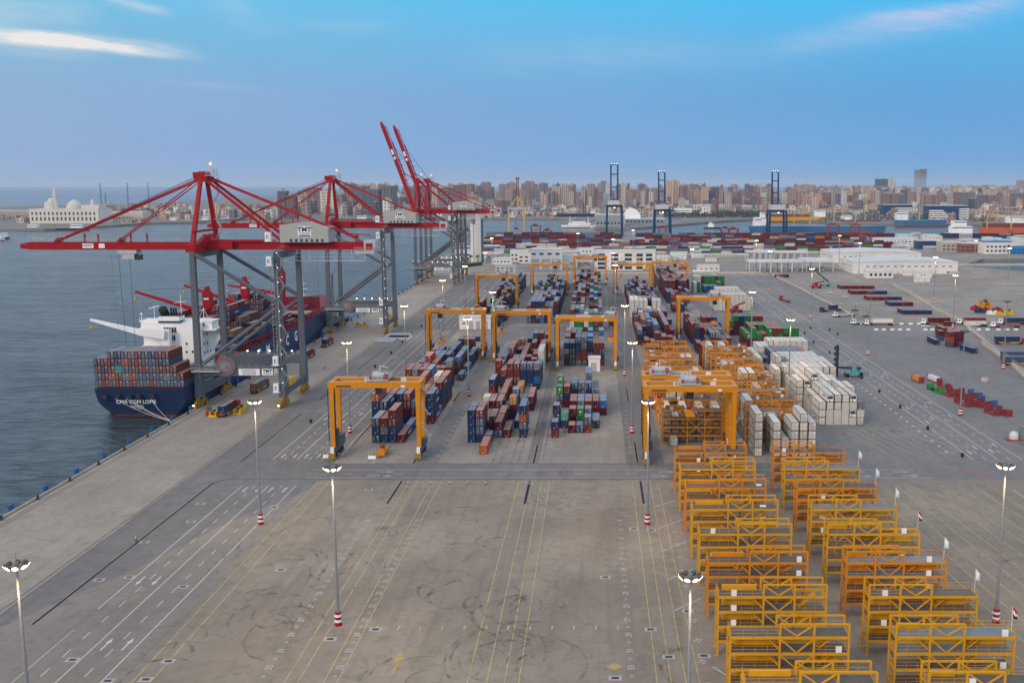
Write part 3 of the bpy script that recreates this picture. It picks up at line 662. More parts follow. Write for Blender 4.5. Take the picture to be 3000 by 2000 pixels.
MAST=[(-77.3,130.5,'at the lower left corner, top only'),(-79.6,234.1,'on the left lanes of the empty yard'),(-47.2,177.8,'alone in the empty yard, nearest whole one'),(12.3,234.1,'beside the orange racks left edge'),(12.3,126.6,'cut by the bottom edge before the racks'),(73.9,179,'right of the rack rows behind flags'),
 (-79.8,324.2,'behind the left leg of the nearest gantry'),(11.8,324.2,'left of the twin rack gantries'),(-79.8,424,'right of the concrete slab pile'),(-48.3,382.7,'between first and second container blocks'),(-48.3,478,'left of second gantry row'),(12.2,424.7,'right of the centre block gantry'),(12.2,640,'far in the lane right of centre block'),(-80.5,537,'between quay and third gantry row'),(-80.5,630,'at the far lanes near the landward crane legs'),(-81.5,755,'before the tall silo'),(-97,960,'right of the tall silo top'),
 (73,380,'between reefer stacks and green containers'),(73.6,478.7,'behind the green container stack'),(129,478,'in the east yard by rows of low containers','U'),(129.5,612,'in the east yard before the gate canopy'),(199.7,567,'by the east yard low wall, lit'),(127.3,349.5,'in the right yard near maroon flat racks','U'),(178,440,'right edge beside the curtain trailer','U'),
 (12.8,755,'far behind fourth block'),(15.9,940,'beyond the office block'),(-18,1050,'beyond canopy building before the pier'),(41,1124,'near the far quay beyond offices'),(75,797,'before the gate sheds left side'),(144,918,'at the gate canopy left end'),(131,770,'before gate canopy centre'),(239,1006,'behind the rear white warehouse'),(227,882,'between the warehouses left end'),(235,708,'before the front white warehouse'),(340,918,'beyond the warehouses right end'),(326,808,'near the right basin')]
for a in MAST:
    u_=len(a)>3
    mast(a[0],a[1],('unlit' if u_ else 'lit')+' floodlight mast '+a[2],not u_)
# ---------------- reefer racks ----------------
def rack(x0,y,side,paint,label,seed):
    r_=random.Random(seed); t=thing('reefer_rack',label,'steel rack',(x0,y,0),group='orange steel reefer racks'); Wd=18.4; D=3.3
    P=[0,7.7,13.0,18.4] if side=='L' else [0,5.3,10.6,18.4]
    tall=(P[1],P[2],P[3]) if side=='L' else (P[0],P[1],P[2])
    m=MB()
    for x in P:
        h=12.7 if x in tall else 10.7
        for yy in(0,D): m.beam((x,yy,0),(x,yy,h),.30,.30); m.box(x-.35,yy-.3,0,x+.35,yy+.3,.12)
    for z in(2.7,5.35,8.0,10.65):
        for yy in(0,D): m.box(0,yy-.12,z-.42,Wd,yy+.12,z)
        for x in P: m.box(x-.1,0,z-.3,x+.1,D,z-.05)
    m.box(tall[0],-.12,12.55,tall[-1],.12,12.8); m.box(tall[0],D-.12,12.55,tall[-1],D+.12,12.8)
    m.build('frame',paint,t)
    for z in(2.7,5.35,8.0,10.65):
        dm=MB(); segs=[(0.1,P[1]-.1),(P[1]+.1,P[2]-.1),(P[2]+.1,Wd-.1)]
        for i,(a,b) in enumerate(segs):
            if seed%5==2 and i==2 and z>8: continue
            dm.box(a,.12,z+.0,b,D-.12,z+.06)
        dm.build('deck',M_deckB if seed%4==1 and z>7 else M_deck,t)
        m=MB(); m.rail([(.1,0,z),(P[1],0,z)],1.1,.05,step=1.7); m.rail([(P[1],D,z),(Wd,D,z),(Wd,0,z)],1.1,.05,step=1.7); m.rail([(0,0,z),(0,D,z)],1.1,.06,step=1.1,mids=2)
        if z<10: m.rail([(P[2],0,z),(Wd,0,z)],1.1,.05,step=1.7)
        m.build('railing',paint,t)
    m=MB(); a,b=(P[1],P[2]) if side=='R' else (P[1],P[2])
    c_=(a+b)/2
    for z0,z1 in((2.7,5.35),(5.35,8.0),(8.0,10.65)):
        if z0<5: m.beam((a,0,z0),(c_,0,z1-.3),.2); m.beam((b,0,z0),(c_,0,z1-.3),.2)
        else: m.beam((a,0,z1-.3),(c_,0,z0),.2); m.beam((b,0,z1-.3),(c_,0,z0),.2)
    m.beam((a,0,12.6),(c_,0,10.75),.2); m.beam((b,0,12.6),(c_,0,10.75),.2); m.build('cross_brace',paint,t); m=MB(); m.beam((a,D,12.6),(c_,D,10.75),.2); m.beam((b,D,12.6),(c_,D,10.75),.2); m.build('cross_brace',paint,t)
    for z in(2.7,5.35,8.0):
        m=MB(); x=P[2]+.8; m.beam((x,1.2,z),(x+3.0,1.2,z+2.65),.12,.25); m.beam((x,2.0,z),(x+3.0,2.0,z+2.65),.12,.25)
        for k in range(9): m.box(x+k*.34,1.2,z+.3*k,x+.3+k*.34,2.0,z+.3*k+.05)
        m.build('stair',paint,t)
        m=MB(); x=P[1]-2.5; m.beam((x,1.2,z+2.65),(x+2.6,1.2,z),.14,.3); m.beam((x,1.9,z+2.65),(x+2.6,1.9,z),.14,.3); m.box(P[0]+2,2.9,z-.3-.9,P[1]-1,3.0,z-.35); m.build('stair',paint,t)
    for z in(2.7,5.35,8.0,10.65):
        if int(z)%3!=seed%3: MB().box(P[0]+.9,D-.75,z+.1,P[1]-.8,D-.25,z+.95).build('cable_cabinet',paint,t)
        if z<10 and int(z+seed)%2: MB().box(P[2]+.9,D-.6,z+.1,P[3]-.8,D-.25,z+1.0).build('cable_cabinet',paint,t)
    xc=r_.choice([2.2,5.6,14.8,16.4])
    for z in(5.35,8.0,10.65):
        if r_.random()<.45: MB().box(xc,-.25,z+.1,xc+.9,.12,z+1.1).build('electrical_cabinet',M_wht,t)
        elif r_.random()<.35: MB().box(xc,1.0,z+.1,xc+1.3,1.9,z+.3).build('loose_panel',M_wht,t)
    return t
rows=[134.25+15.75*i for i in range(9)]+[310.5+15.75*i for i in range(9)]
for side,x0 in(('L',20.9),('R',46.6)):
    for i,y in enumerate(rows):
        j=i-1; yp=(side=='L' and j in(-1,0,1,3,4,6)) or(side=='R' and j in(-1,0,1,3,4,6))
        d_='left rack column' if side=='L' else 'right rack column'
        lab='%s reefer rack, %s from front in %s%s'%('yellow' if yp else 'orange',od(i+1),d_,'' if i<9 else ', beyond crossroad')
        rack(x0,y,side,M_rackY if yp else M_rackO,lab,(i-1)*2+(side=='R')+40)
def flag(x,y,z,kind,label):
    t=thing('flag',label,'flag',(x,y,z),group='flags on the rack ends')
    MB().cyl((0,0,0),(0,0,4.2),.04,n=6).build('flagpole',M_wht,t)
    m=MB(); n=5; H0,H1=4.1,2.4
    for k in range(n):
        f0,f1=k/n,(k+1)/n
        for j in range(3):
            def Pt(f,g): return (.05+.7*f+.12*math.sin(f*6+g*2),.18*math.sin(f*5+g*3),H0-(H0-H1)*g-.7*f*(1-g*.3))
            m.face([Pt(f0,j/3),Pt(f1,j/3),Pt(f1,(j+1)/3),Pt(f0,(j+1)/3)],(j if kind=='E' else 1))
    m.build('cloth',[mat('flag_red',(.5,.02,.03),.8),M_wht,M_blkT],t)
for i in range(7):
    y=rows[i+1]+1.6; e_=(i+1) in(1,4)
    flag(65.1,y,10.7,'E' if e_ else 'W',('red white black' if e_ else 'plain white')+' flag on right end of the %s rack from front'%od(i+2))
# ---------------- containers ----------------
CC={'N':('navy',(.020,.045,.125)),'n':('slate blue',(.075,.105,.175)),'R':('rust red',(.19,.034,.024)),'M':('maroon',(.125,.010,.022)),'O':('orange red',(.42,.075,.03)),
    'Y':('amber',(.55,.22,.02)),'G':('green',(.03,.23,.06)),'g':('mint green',(.10,.40,.31)),'B':('bright blue',(.03,.16,.38)),'b':('steel blue',(.09,.18,.30)),'W':('white reefer',(.60,.58,.52)),
    'S':('grey',(.20,.20,.21)),'k':('black blue',(.018,.028,.045)),'C':('beige',(.50,.46,.37)),'T':('tan brown',(.28,.13,.06)),'w':('white reefer',(.60,.58,.52))}
CM={}
def cmats(k):
    if k in CM: return CM[k]
    nm,c=CC[k]; W_=k in 'Ww'
    def body(kk,ov,tcn,b,t):
        sp_=kk.n('ShaderNodeSeparateXYZ'); kk.l(ov,sp_.inputs[0])
        f=kk.noise(ov,.9,4,.6); mp=kk.n('ShaderNodeMapping'); mp.inputs['Scale'].default_value=(2.5,2.5,.35); kk.l(ov,mp.inputs[0]); g=kk.noise(mp.outputs[0],1.6,4,.65)
        wv=kk.m('SINE',kk.m('MULTIPLY',kk.m('ADD',sp_.outputs[0],sp_.outputs[1]),24.0))
        cc=kk.mix(kk.m('MULTIPLY',kk.m('SUBTRACT',f,.5),2,clamp=True),(*c,1),tuple(x*.78+.012 for x in c)+(1,))
        cc=kk.mix(kk.m('MULTIPLY',kk.m('SUBTRACT',g,.60),3.0,clamp=True),cc,(.20,.10,.055,1) if not W_ else (.36,.29,.21,1))
        oi=kk.n('ShaderNodeObjectInfo'); hs=kk.n('ShaderNodeHueSaturation'); kk.l(kk.m('ADD',.80,kk.m('MULTIPLY',oi.outputs['Random'],.45)),hs.inputs['Value']); kk.l(kk.m('ADD',.485,kk.m('MULTIPLY',kk.m('FRACT',kk.m('MULTIPLY',oi.outputs['Random'],7.3)),.03)),hs.inputs['Hue']); kk.l(cc,hs.inputs['Color'])
        bn=kk.n('ShaderNodeBump'); bn.inputs['Strength'].default_value=.0 if W_ else .8; bn.inputs['Distance'].default_value=.05; kk.l(wv,bn.inputs['Height']); kk.l(bn.outputs[0],b.inputs['Normal'])
        return hs.outputs[0]
    c=tuple(x*.82 for x in c) if not W_ else c
    dusty_skylit=tuple(x*.50+y for x,y in zip(c,(.155,.135,.125))) if not W_ else (.60,.57,.50)  # roof colour: pale dust, with sky reflection painted in as well
    if k in'RMOT': dusty_skylit=tuple(x*.60+y for x,y in zip(c,(.27,.185,.155)))
    if k in'NnBbk': dusty_skylit=tuple(x*.55+y for x,y in zip(c,(.20,.215,.245)))
    a=mat('container_paint_'+nm.replace(' ','_')+('_b' if k=='w' else ''),(0,0,0),.5,fn=body); b=mat('container_roof_'+nm.replace(' ','_'),dusty_skylit,.75,dirt=.45,dscale=.5,rnd=.15)
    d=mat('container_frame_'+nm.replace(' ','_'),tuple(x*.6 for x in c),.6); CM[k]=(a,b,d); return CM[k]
M_bar=mat('lock_bar_steel',(.42,.42,.42),.5); M_unit=mat('reefer_unit_dark',(.035,.035,.05),.5); M_rust=mat('rusty_edge',(.13,.07,.04),.8)
CW=2.38; CHT=2.58
MC={}
def cmeshes(k,Lg,style):
    key=(k,Lg,style)
    if key in MC: return MC[key]
    a,b,d=cmats(k); w=CW/2; l=12.19 if Lg==40 else 6.06
    m=MB(); m.box(-w+.05,.06,.12,w-.05,l-.06,CHT-.08,0)
    for x in(-w,w-.14):
        for y in(0,l-.14): m.box(x,y,0,x+.14,y+.14,CHT,1)
        m.box(x,.14,0,x+.14,l-.14,.16,1); m.box(x,.14,CHT-.12,x+.14,l-.14,CHT-.01,1)
    for y in(0,l-.14): m.box(-w+.14,y+.01,0,w-.14,y+.13,.16,1); m.box(-w+.14,y+.01,CHT-.12,w-.14,y+.13,CHT-.02,1)
    if style!='u':
        for y in(1.5+.4*0,) : pass
    body=m.mesh('body',[a,M_rust if k in'Ww' else d])
    m=MB(); n=10 if Lg==40 else 5
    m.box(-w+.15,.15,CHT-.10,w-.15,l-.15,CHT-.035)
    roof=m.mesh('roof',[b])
    m=MB()
    if style=='d':
        m.box(-.02,-.015,.2,.02,.05,CHT-.15,1)
        for x in(-.85,-.42,.42,.85): m.box(x-.03,-.03,.2,x+.03,.05,CHT-.15,0)
        for x in(-.85,.42): m.box(x-.1,-.04,1.0,x+.32,.04,1.1,0)
        m.box(.25,-.02,1.75,.85,.05,2.1,2)
    elif style=='u':
        m.box(-.8,-.03,1.15,.8,.05,2.05,1); m.box(-.95,-.02,.25,.95,.05,.9,2); m.box(-.5,-.05,.35,-.1,.05,.8,1); m.box(.2,-.05,.4,.6,.05,.75,3)
    else:
        m.box(.62,-.02,.5,.68,.05,CHT-.4,0); m.box(-.25,-.02,.35,-.02,.05,.58,3)
    door=m.mesh('door_gear' if style=='d' else 'cooling_unit' if style=='u' else 'end_fitting',[M_bar,M_unit,M_lgrey if k not in'Ww' else M_wht,M_wht])
    MC[key]=(body,roof,door,l); return MC[key]
CONT=[]      # (blockkey, phrase, x, y, z, len, colour, style, rz, tier, ntier)
def stack(bk,x,y,Lg,cols,z0=0,style=None,rz=0,ph=None):
    for i,c in enumerate(cols):
        st=style or ('d' if c in 'Wwnk' or rng.random()<.18 else 'p')
        if c in'Ww' and style is None: st='d'
        CONT.append(dict(b=bk,x=x,y=y,z=z0+i*CHT,L=Lg,c=c,s=st,rz=rz,t=i+1,n=len(cols),ph=ph))
BX={1:(-72.6,2.62),2:(-38.8,2.6),3:(-13.0,2.62),4:(22.3,2.68),5:(49.5,2.66)}
BX[1]=(-71.3,2.6)
def rows_(bk,lst):
    x0,dx=BX[bk]
    for y,Lg,toks in lst:
        for c,tk in enumerate(toks):
            if tk: stack(bk,x0+dx*c,y,Lg,tk)
def fill(bk,y0,y1,pe,lo,hi,pal,cols=range(7),p20=.5,seed=1):
    r_=random.Random(seed); x0,dx=BX[bk]; y=y0
    h={c:r_.randint(lo,hi) for c in cols}
    while y<y1-5:
        Lg=20 if r_.random()<p20 else 40
        for c in cols:
            if r_.random()<pe: continue
            if r_.random()<.6: h[c]=max(lo,min(hi,h[c]+r_.randint(-1,1)))
            if r_.random()<.15: h[c]=r_.randint(lo,hi)
            stack(bk,x0+dx*c,y,Lg,''.join(r_.choice(pal) for _ in range(h[c])))
        y+=6.35 if Lg==20 else 12.6
rows_(1,[(311.7,40,['','NNn','NSR','NNRR','M','','']),(324.4,40,['NNNNO','NNNN','','','N','','']),(337.2,40,['NNMR','MNRR','RRNN','NMRR','MMn','','MNNN']),
 (350,20,['NR','RM','NMR','NN','','MNS','MNNb'][:6]+['b']),(356.5,40,['NRN','MNNN','RNN','NNR','NNR','MMR','MNNM']),(369.2,40,['NNN','RNR','NN','NMRR','RRM','NMRW','MNNR']),
 (383,20,['RRRR','SRnS','NRRR','','','','']),(383,40,['','','','NNNb','RMn','','']),(389.5,20,['RRRR','RRSR','','','','','']),(400.6,20,['','','NNM','MRR','NNR','kkMS','']),(400.6,40,['NM','RRM','','','','','']),
 (413.5,40,['NNN','MMOO','NMO','nR','NNN','','N']),(426.2,20,['NN','MM','nnN','NN','M','RMb','']),(432.6,40,['n','NNn','NNN','nNN','MM','RMn','b']),(446,40,['NNT','nnN','','NNN','M','NNn','NN']),(459,40,['Nn','NN','','NNn','','n','NN']),(477,20,['','','','NNN','NNT','NNR','']),(484,20,['','','','nNN','','','']),
 (519,20,['','','','S','N','',''])])
rows_(2,[(297.9,40,['','','O','','','','']),(311.8,20,['NNNN','NnnR','n','','','','']),(318.2,20,['NNNn','NNRR','','','','','']),(318.2,40,['','','','nM','M','','NnON']),(326,40,['','','MM','','','','']),(331,40,['','M','','MR','','N','']),(343.5,20,['RR','C','M','M','NMY','','']),(343.5,40,['','','','N','','','']),
 (350,40,['','MM','MM','','','','']),(357,20,['CW','RM','','n','BNn','','MM']),(363.3,40,['','','MR','','N','N','MM']),(376,40,['NRN','','MM','','NY','N','']),(385,20,['','','MR','C','','','']),(395.3,20,['','','','RRRR','NNNn','NNNn','NBNS']),(395.3,40,['','MNR','RRRR','','','','']),(401.8,20,['NMRR','','','RRRR','NNN','NNN','NNN']),
 (408.2,40,['NMR','RM','RRR','MRR','N','NN','MMN']),(421,20,['','n','MNn','NMM','MR','nRM','']),(427.4,20,['nnN','RM','RnN','NNb','MRM','NW','WWWW']),(433.8,40,['nnN','RNRR','RR','NRM','nb','RMM','WWWW']),(446.6,40,['NNn','MMRO','NNM','NMR','B','nN','MMMR']),(459.3,20,['n','NNR','MNTT','NMT','RR','NB','M']),(465.8,40,['','MN','MMR','NR','MMR','MR','NRM']),(478.5,40,['','','NM','RMN','NSNB','MMMR','NN']),(491,40,['','','M','nM','nN','MM','RNk'])])
rows_(3,[(318,20,['RN','','','','','','']),(324.4,20,['','','M','N','Rn','','']),(330.8,20,['NNN','Ng','','','','N','']),(337.2,20,['Nn','N','MM','GG','Nn','b','']),(350,20,['','','MM','Nn','RR','MM','MB']),(356.4,20,['','','MR','nn','Rn','MR','MB']),(362.8,20,['RnG','MNR','','','','','MM']),(369.2,20,['RnGG','MNM','NNn','Nnn','NNN','nn','']),(375.6,20,['','nN','NNn','n','NNNn','Nn','']),(382,20,['','','','','nNNN','Nn','']),(390,20,['','','','','','','NNn'][:6]+['']),(401,20,['M','','','','','','']),
 (448.5,20,['NRnN','kkkN','nRNNn','NRRnn','','RNRR','RNNR']),(448.5,40,['','','','','NN','','']),(455,20,['NRnN','kkkk','NnNNn','RRMnn','RNBB','RNRR','MNNR']),(461.4,20,['MMR','nn','NNn','RRMb','','NSR','RMR']),(467.8,40,['RMMR','nS','MMR','bRn','MMBB','NSS','NNN']),(480.6,20,['NkN','MMMR','RRMn','nBb','NBB','MMM','NNB']),(487,40,['SnkC','NMMN','GnkG','nSb','NBNB','MMM','NNNb']),
 (505,20,['','','','','','',''])])
pal='NNNNnnRRRMMMMSOb'
fill(1,575,640,.25,2,4,'NNNnRMMRSg',seed=3); fill(1,640,745,.3,3,5,'NNnRMMkG',cols=range(2,7),seed=4); fill(1,752,800,.1,4,5,'NNMNk',cols=range(5,7),seed=5)
fill(2,588,650,.12,4,5,'NNNnRMnbR',seed=6); fill(2,650,740,.15,3,5,'NNNnRMMbGR',seed=7); fill(2,742,820,.25,2,4,'NNnRMGb',cols=range(1,7),seed=8)
rows_(3,[(555,20,['RWW','NGG','kGg','RWWW','kGGG','kMS','RRGG']),(562,20,['GW','SG','gG','WWW','MGG','nM','RRG'])])
fill(3,570,600,.15,2,4,'GNNbWBMRS',seed=9); fill(3,604,700,.1,3,5,'NNMRGbgRMSB',seed=10); fill(3,705,835,.12,3,5,'NMMRSnGRM',seed=11)
fill(4,484,505,.3,1,3,'RRMNnMR',seed=12,cols=range(1,7)); fill(4,508,560,.18,2,4,'RRMNnRMb',seed=13); fill(4,562,585,.2,3,4,'MMRNnWb',seed=14)
rows_(4,[(617,40,['WWWW','WWWW','WWWW','WWWW','WW','WWWW','WWWW']),(630,40,['WWWW','WWWW','WWWC','WWWn','NNNN','NNNN','WWW'])])
fill(4,646,700,.2,3,5,'RMNnMN',seed=15); fill(4,700,760,.3,3,5,'MNnMRN',seed=16)
rows_(5,[(481,40,['MM','M','','','','','']),(494,20,['NNNNM','','','','','','']),(497,20,['','NNNM','','','','','']),(497,40,['','','Nn','bMn','nNS','Nn','RR']),(510,40,['NMRR','NMW','MMR','RnS','RnR','MnS','MS']),(523,40,['NMRR','','bMR','MnR','MMn','NNn','']),(536,40,['MMM','kS','NGG','MMRR','MMMM','NNNN','NNn']),(549,40,['RMMR','S','nR','MRM','nM','NN','']),(640,40,['RM','N','NN','n','','','']),(652,20,['RMRR','','','RRRR','','','']),(690,40,['NNN','MNn','MRR','RMMM','RR','NNk','']),(703,40,['MMN','NNN','','','MO','NNn',''])])
fill(5,716,780,.15,4,5,'MMRRMNR',seed=17); fill(5,780,860,.3,3,5,'MNMRN',seed=18,cols=range(0,5))
# reefers among the racks
def wfill(xs,y,ns,st='d'):
    for x,n in zip(xs,ns):
        if n: stack('r',x,y,40,'W'*n,style=st,ph=None)
LX=[22.6,25.2,27.8,30.4,33,35.6,38.2]; RX=[48.3,51.0,53.7,56.3,59.0,61.6,64.2]
wfill(RX,295.7,[5,0,4,2,4,5,4]); wfill(LX,314.3,[4,3,4,3,4,2,4]); wfill(RX,314.3,[5,0,3,3,3,0,0]); wfill(LX,330,[3,5,5,2,5,0,0]); wfill(LX,345.8,[2,0,4,5,3,4,0]); wfill(RX,345.8,[4,0,3,4,0,2,3])
wfill(RX,361.5,[0,2,5,5,0,3,0]); wfill(LX,377,[0,3,4,2,3,0,4]); wfill(RX,393,[0,4,4,0,0,2,2]); wfill(LX,408.7,[0,0,0,2,0,4,4]); wfill(RX,424.5,[5,2,5,4,2,0,0]); wfill(LX,440,[1,2,0,2,0,0,0]); stack('r',24.2,307.4,20,'W',style='d')
# rusty and blue ones ahead of the racks
for x,c in((47.4,'MMRM'),(50.1,'NMR'),(56,'RR'),(61,'nn')): stack('r',x,440,40,c)
# ground stacked reefers east of the racks
EX=[76.0+2.58*i for i in range(6)]
def erow(y,toks,x0=76.0,Lg=40,sty=None,bk='e'):
    for i,tk in enumerate(toks):
        if tk:
            for j,c in enumerate(tk):
                s_='u' if(c in'Ww' and (i*7+j*3+int(y))%5 in(1,2) and 0<i<5) else None
                CONT.append(dict(b=bk,x=x0+2.58*i,y=y,z=j*CHT,L=Lg,c=c,s=sty or s_ or('d' if c in'Ww' else 'p'),rz=0,t=j+1,n=len(tk),ph=None))
erow(335.8,['WWW','WWWW','WWWW','WWWW','WWWW','WWS'][:6],x0=76.0); 
erow(348.3,['WWW','WWWW','WWWW','WWW','WWWW','WWWW']); erow(361,['WWWW','WWWW','WWWWW','WWWW','WWWW','WWW'],x0=73.4); erow(373.6,['WWW','WWWW','WWWWW','WWWW','WWWW','WW','WWW'],x0=73.4)
erow(388,['WWWW','WWWW','WWWW','WWWW','WWWW','WWWW','WWWW','WWWW'],x0=73.4); erow(401,['WWW','WWWW','WWWW','WWWW','WWWW','WWWW','WWWW'],x0=76); erow(414,['','','WWWW','WWWW','WWWW','WWWW','WWWW','WWWW'],x0=72)
for x,y,tk in[(66.6,383,'WWW'),(69.2,383,'WWWW'),(71.8,396,'WWWWW'),(69.2,396,'NMN'),(66.6,409,'WWWW'),(69.2,409,'WWWN'),(66.6,422,'WWWW'),(69.2,422,'WWWWW'),(71.8,409,'WWWNN')]: stack('e',x,y,40,tk)
erow(428,['','NNN','NMMM','NNNN','NNNN','NNNN','RRRR'],x0=72); erow(441,['WWW','WWWW','WWWW','WWW','WWW','WWW'],x0=69); erow(454,['','WWWW','WWWW','WWWW','WWWW','WWWW','WWWW','WWWW'],x0=76)
# green and maroon
GX=74.8
erow(494.5,['MMG','GMGG','MRG','GMR','GRGG'[:3]+'G','MRRR'[:4],'MRGR','GMMG','RMGGG'[:4],'RGGG'],x0=GX,sty='p',bk='g'); erow(507.2,['RRG','GMGM','RGGM','GMMG','RRGG','MRRR','MMGR','GMGG','RGRG','RGGG'],x0=GX,bk='g')
erow(541,['MMG','MMMG','MMNN','RGGG','MGMG','RRGR','MRRR','MR'],x0=72.6,sty='p',bk='g')
stack('e',71,478,40,'M'); stack('e',99.5,478,20,'M'); 
erow(583,['','','','','RO','BN'],x0=72,bk='g')
erow(650.7,['WWW','WWWW','WWWW','WWWW','WWWW','WWWW','WWWW','WWWW','WWW'],x0=77.4,bk='h'); erow(664,['WWWW','WWWWW','WWWWW','WWWWW','WWWWW','WWWWW','WWWWW','WWWW'],x0=77,bk='h')
erow(756.5,['WWW','GGG','','NB','BN','NB','BN','GGG'],x0=73.8,bk='h'); erow(777.6,['WWWW','WWWW','GGMM','GGGG','MGGG','GGGG','RGGM','GGGG','MRGG'],x0=76.4,bk='h'); erow(792,['WWWWW','WWWWW','WWWWW','WWWWW','WWWWW','WWWWW','WWWW'],x0=77,bk='h')
# loose boxes in the east yard
def loose(px,py,Lg,cols,rz,lab):
    x,y=A(px,py)
    for i,c in enumerate(cols): CONT.append(dict(b='x',x=x,y=y,z=i*CHT,L=Lg,c=c,s='p',rz=rz,t=i+1,n=len(cols),ph=lab))
for px,py,Lg,cols,rz,lab in[(2152,792,40,'N',R(0),'left of the small right-yard stack'),(2163,783,20,'nM',R(0),'back left of small right-yard stack'),(2185,798,20,'nOR',0,'front of small right-yard stack'),(2196,797,20,'MM'+'M',0,'middle of small right-yard stack'),(2207,797,20,'nMM',0,'right of small right-yard stack'),(2170,775,40,'nR',0,'rear of small right-yard stack'),(2240,812,40,'N',R(10),'alone right of small right-yard stack')]: loose(px,py,Lg,cols,rz,lab)
# rows of low boxes by the east wall, lying across
def lying(px,py,cols,dx=2.6,rz=0,ph=''):
    x,y=A(px,py)
    for i,c in enumerate(cols): CONT.append(dict(b='l',x=x+i*dx,y=y,z=0,L=40,c=c,s='p',rz=rz,t=1,n=1,ph='box %d'%(i+1)+ph,ordn=i+1))
for px,py,cols,ph in[(1935,664,'RMRMMRMRMR','rearmost low row by the east wall'),(1960,676,'MRMMRNMNNN','second rearmost low row by the east wall'),(1998,690,'RRRMRNMNN','third low row by the east wall'),(2048,703,'NNMRMM','fourth low row by the east wall'),(2078,722,'NNNMNNN','nearest low row by the east wall')]:
    x,y=A(px,py)
    for i,c in enumerate(cols): CONT.append(dict(b='l',x=x+i*2.62,y=y,z=0,L=40,c=c,s='p',rz=0,t=1,n=1,ph=ph,ordn=i+1))
x,y=A(1780,637); CONT.append(dict(b='l',x=x+12,y=y,z=0,L=40,c='M',s='p',rz=R(90),t=1,n=1,ph='lying across before the gate sheds',ordn=0))
# ship cargo
SX=-176.7; Y0s=357.6
grid=["nRnRnRnnRnnnn"[:13],"nRORSOnnnnSnR","RNRgnnRRnRRR.","NRMNORRnnNn..","..nNnSRnNRR.."]
for t_,line_ in enumerate(grid):
    for c,ch in enumerate(line_):
        if ch!='.': CONT.append(dict(b='s',x=SX+2.43*c,y=Y0s,z=8.5+t_*CHT,L=40,c=ch,s='d' if ch!='g' else 'p',rz=0,t=t_+1,n=5,ph='stern'))
for bi,(yy,lo,hi,z0) in enumerate([(370.5,2,3,8.5),(410,2,4,11.6),(423,4,6,11.6),(447,5,6,11.6),(460,5,6,11.6),(493,5,6,11.6),(506,3,5,11.6)]):
    r_=random.Random(60+bi)
    for c in range(12):
        n=r_.randint(lo,hi) if c<7 else max(1,r_.randint(lo,hi)-2-(c-7)//2)
        if yy>500: n=max(0,n-c//3)
        if yy<400 and c>10: n=2
        for t_ in range(n): CONT.append(dict(b='s',x=SX+2.43*c,y=yy,z=z0+t_*CHT,L=40,c=r_.choice('RRMNNnNRMT' if t_==n-1 else 'NNnRMRN'),s='d' if c<9 else 'p',rz=0,t=t_+1,n=n,ph='hold%d'%bi))
# containers carried by trucks are appended by the truck builder
def visible_rank(items,boxf):
    Wd,Hd=1500,1000; buf=np.full((Hd,Wd),-1,np.int32); area=np.zeros(len(items),np.int64)
    order=sorted(range(len(items)),key=lambda i:-(items[i]['x']**2+items[i]['y']**2-items[i]['z']*40))
    for i in order:
        P=np.array([PR(*p) for p in boxf(items[i])])/2.0
        # convex hull
        pts=sorted(set(map(tuple,P))); 
        def half(ps):
            h=[]
            for p in ps:
                while len(h)>1 and (h[-1][0]-h[-2][0])*(p[1]-h[-2][1])-(h[-1][1]-h[-2][1])*(p[0]-h[-2][0])<=0: h.pop()
                h.append(p)
            return h
        hull=half(pts)[:-1]+half(pts[::-1])[:-1]
        x0=max(0,int(P[:,0].min()));x1=min(Wd,int(P[:,0].max())+2);y0=max(0,int(P[:,1].min()));y1=min(Hd,int(P[:,1].max())+2)
        if x0>=x1 or y0>=y1: continue
        yy,xx=np.mgrid[y0:y1,x0:x1]; yy=yy+.5; xx=xx+.5; msk=np.ones(xx.shape,bool)
        for a,b in zip(hull,hull[1:]+hull[:1]): msk&=((b[0]-a[0])*(yy-a[1])-(b[1]-a[1])*(xx-a[0]))>=0
        buf[y0:y1,x0:x1][msk]=i
    ids,cn=np.unique(buf,return_counts=True)
    for a,b in zip(ids,cn):
        if a>=0: area[a]=b
    return area
def cbox(c):
    l=12.19 if c['L']==40 else 6.06; w=CW/2; cs,sn=math.cos(c['rz']),math.sin(c['rz'])
    return [(c['x']+a*cs-b*sn,c['y']+a*sn+b*cs,c['z']+h) for a in(-w,w) for b in(0,l) for h in(0,CHT)]
BP={1:'quayside block',2:'second block',3:'centre block',4:'fourth block',5:'fifth block','r':'reefer rack block','e':'reefer ground block','g':'green block','h':'far white block','s':'ship','x':'right yard','l':'low rows'}
TIER=['','bottom','second','third','fourth','fifth','sixth','seventh']
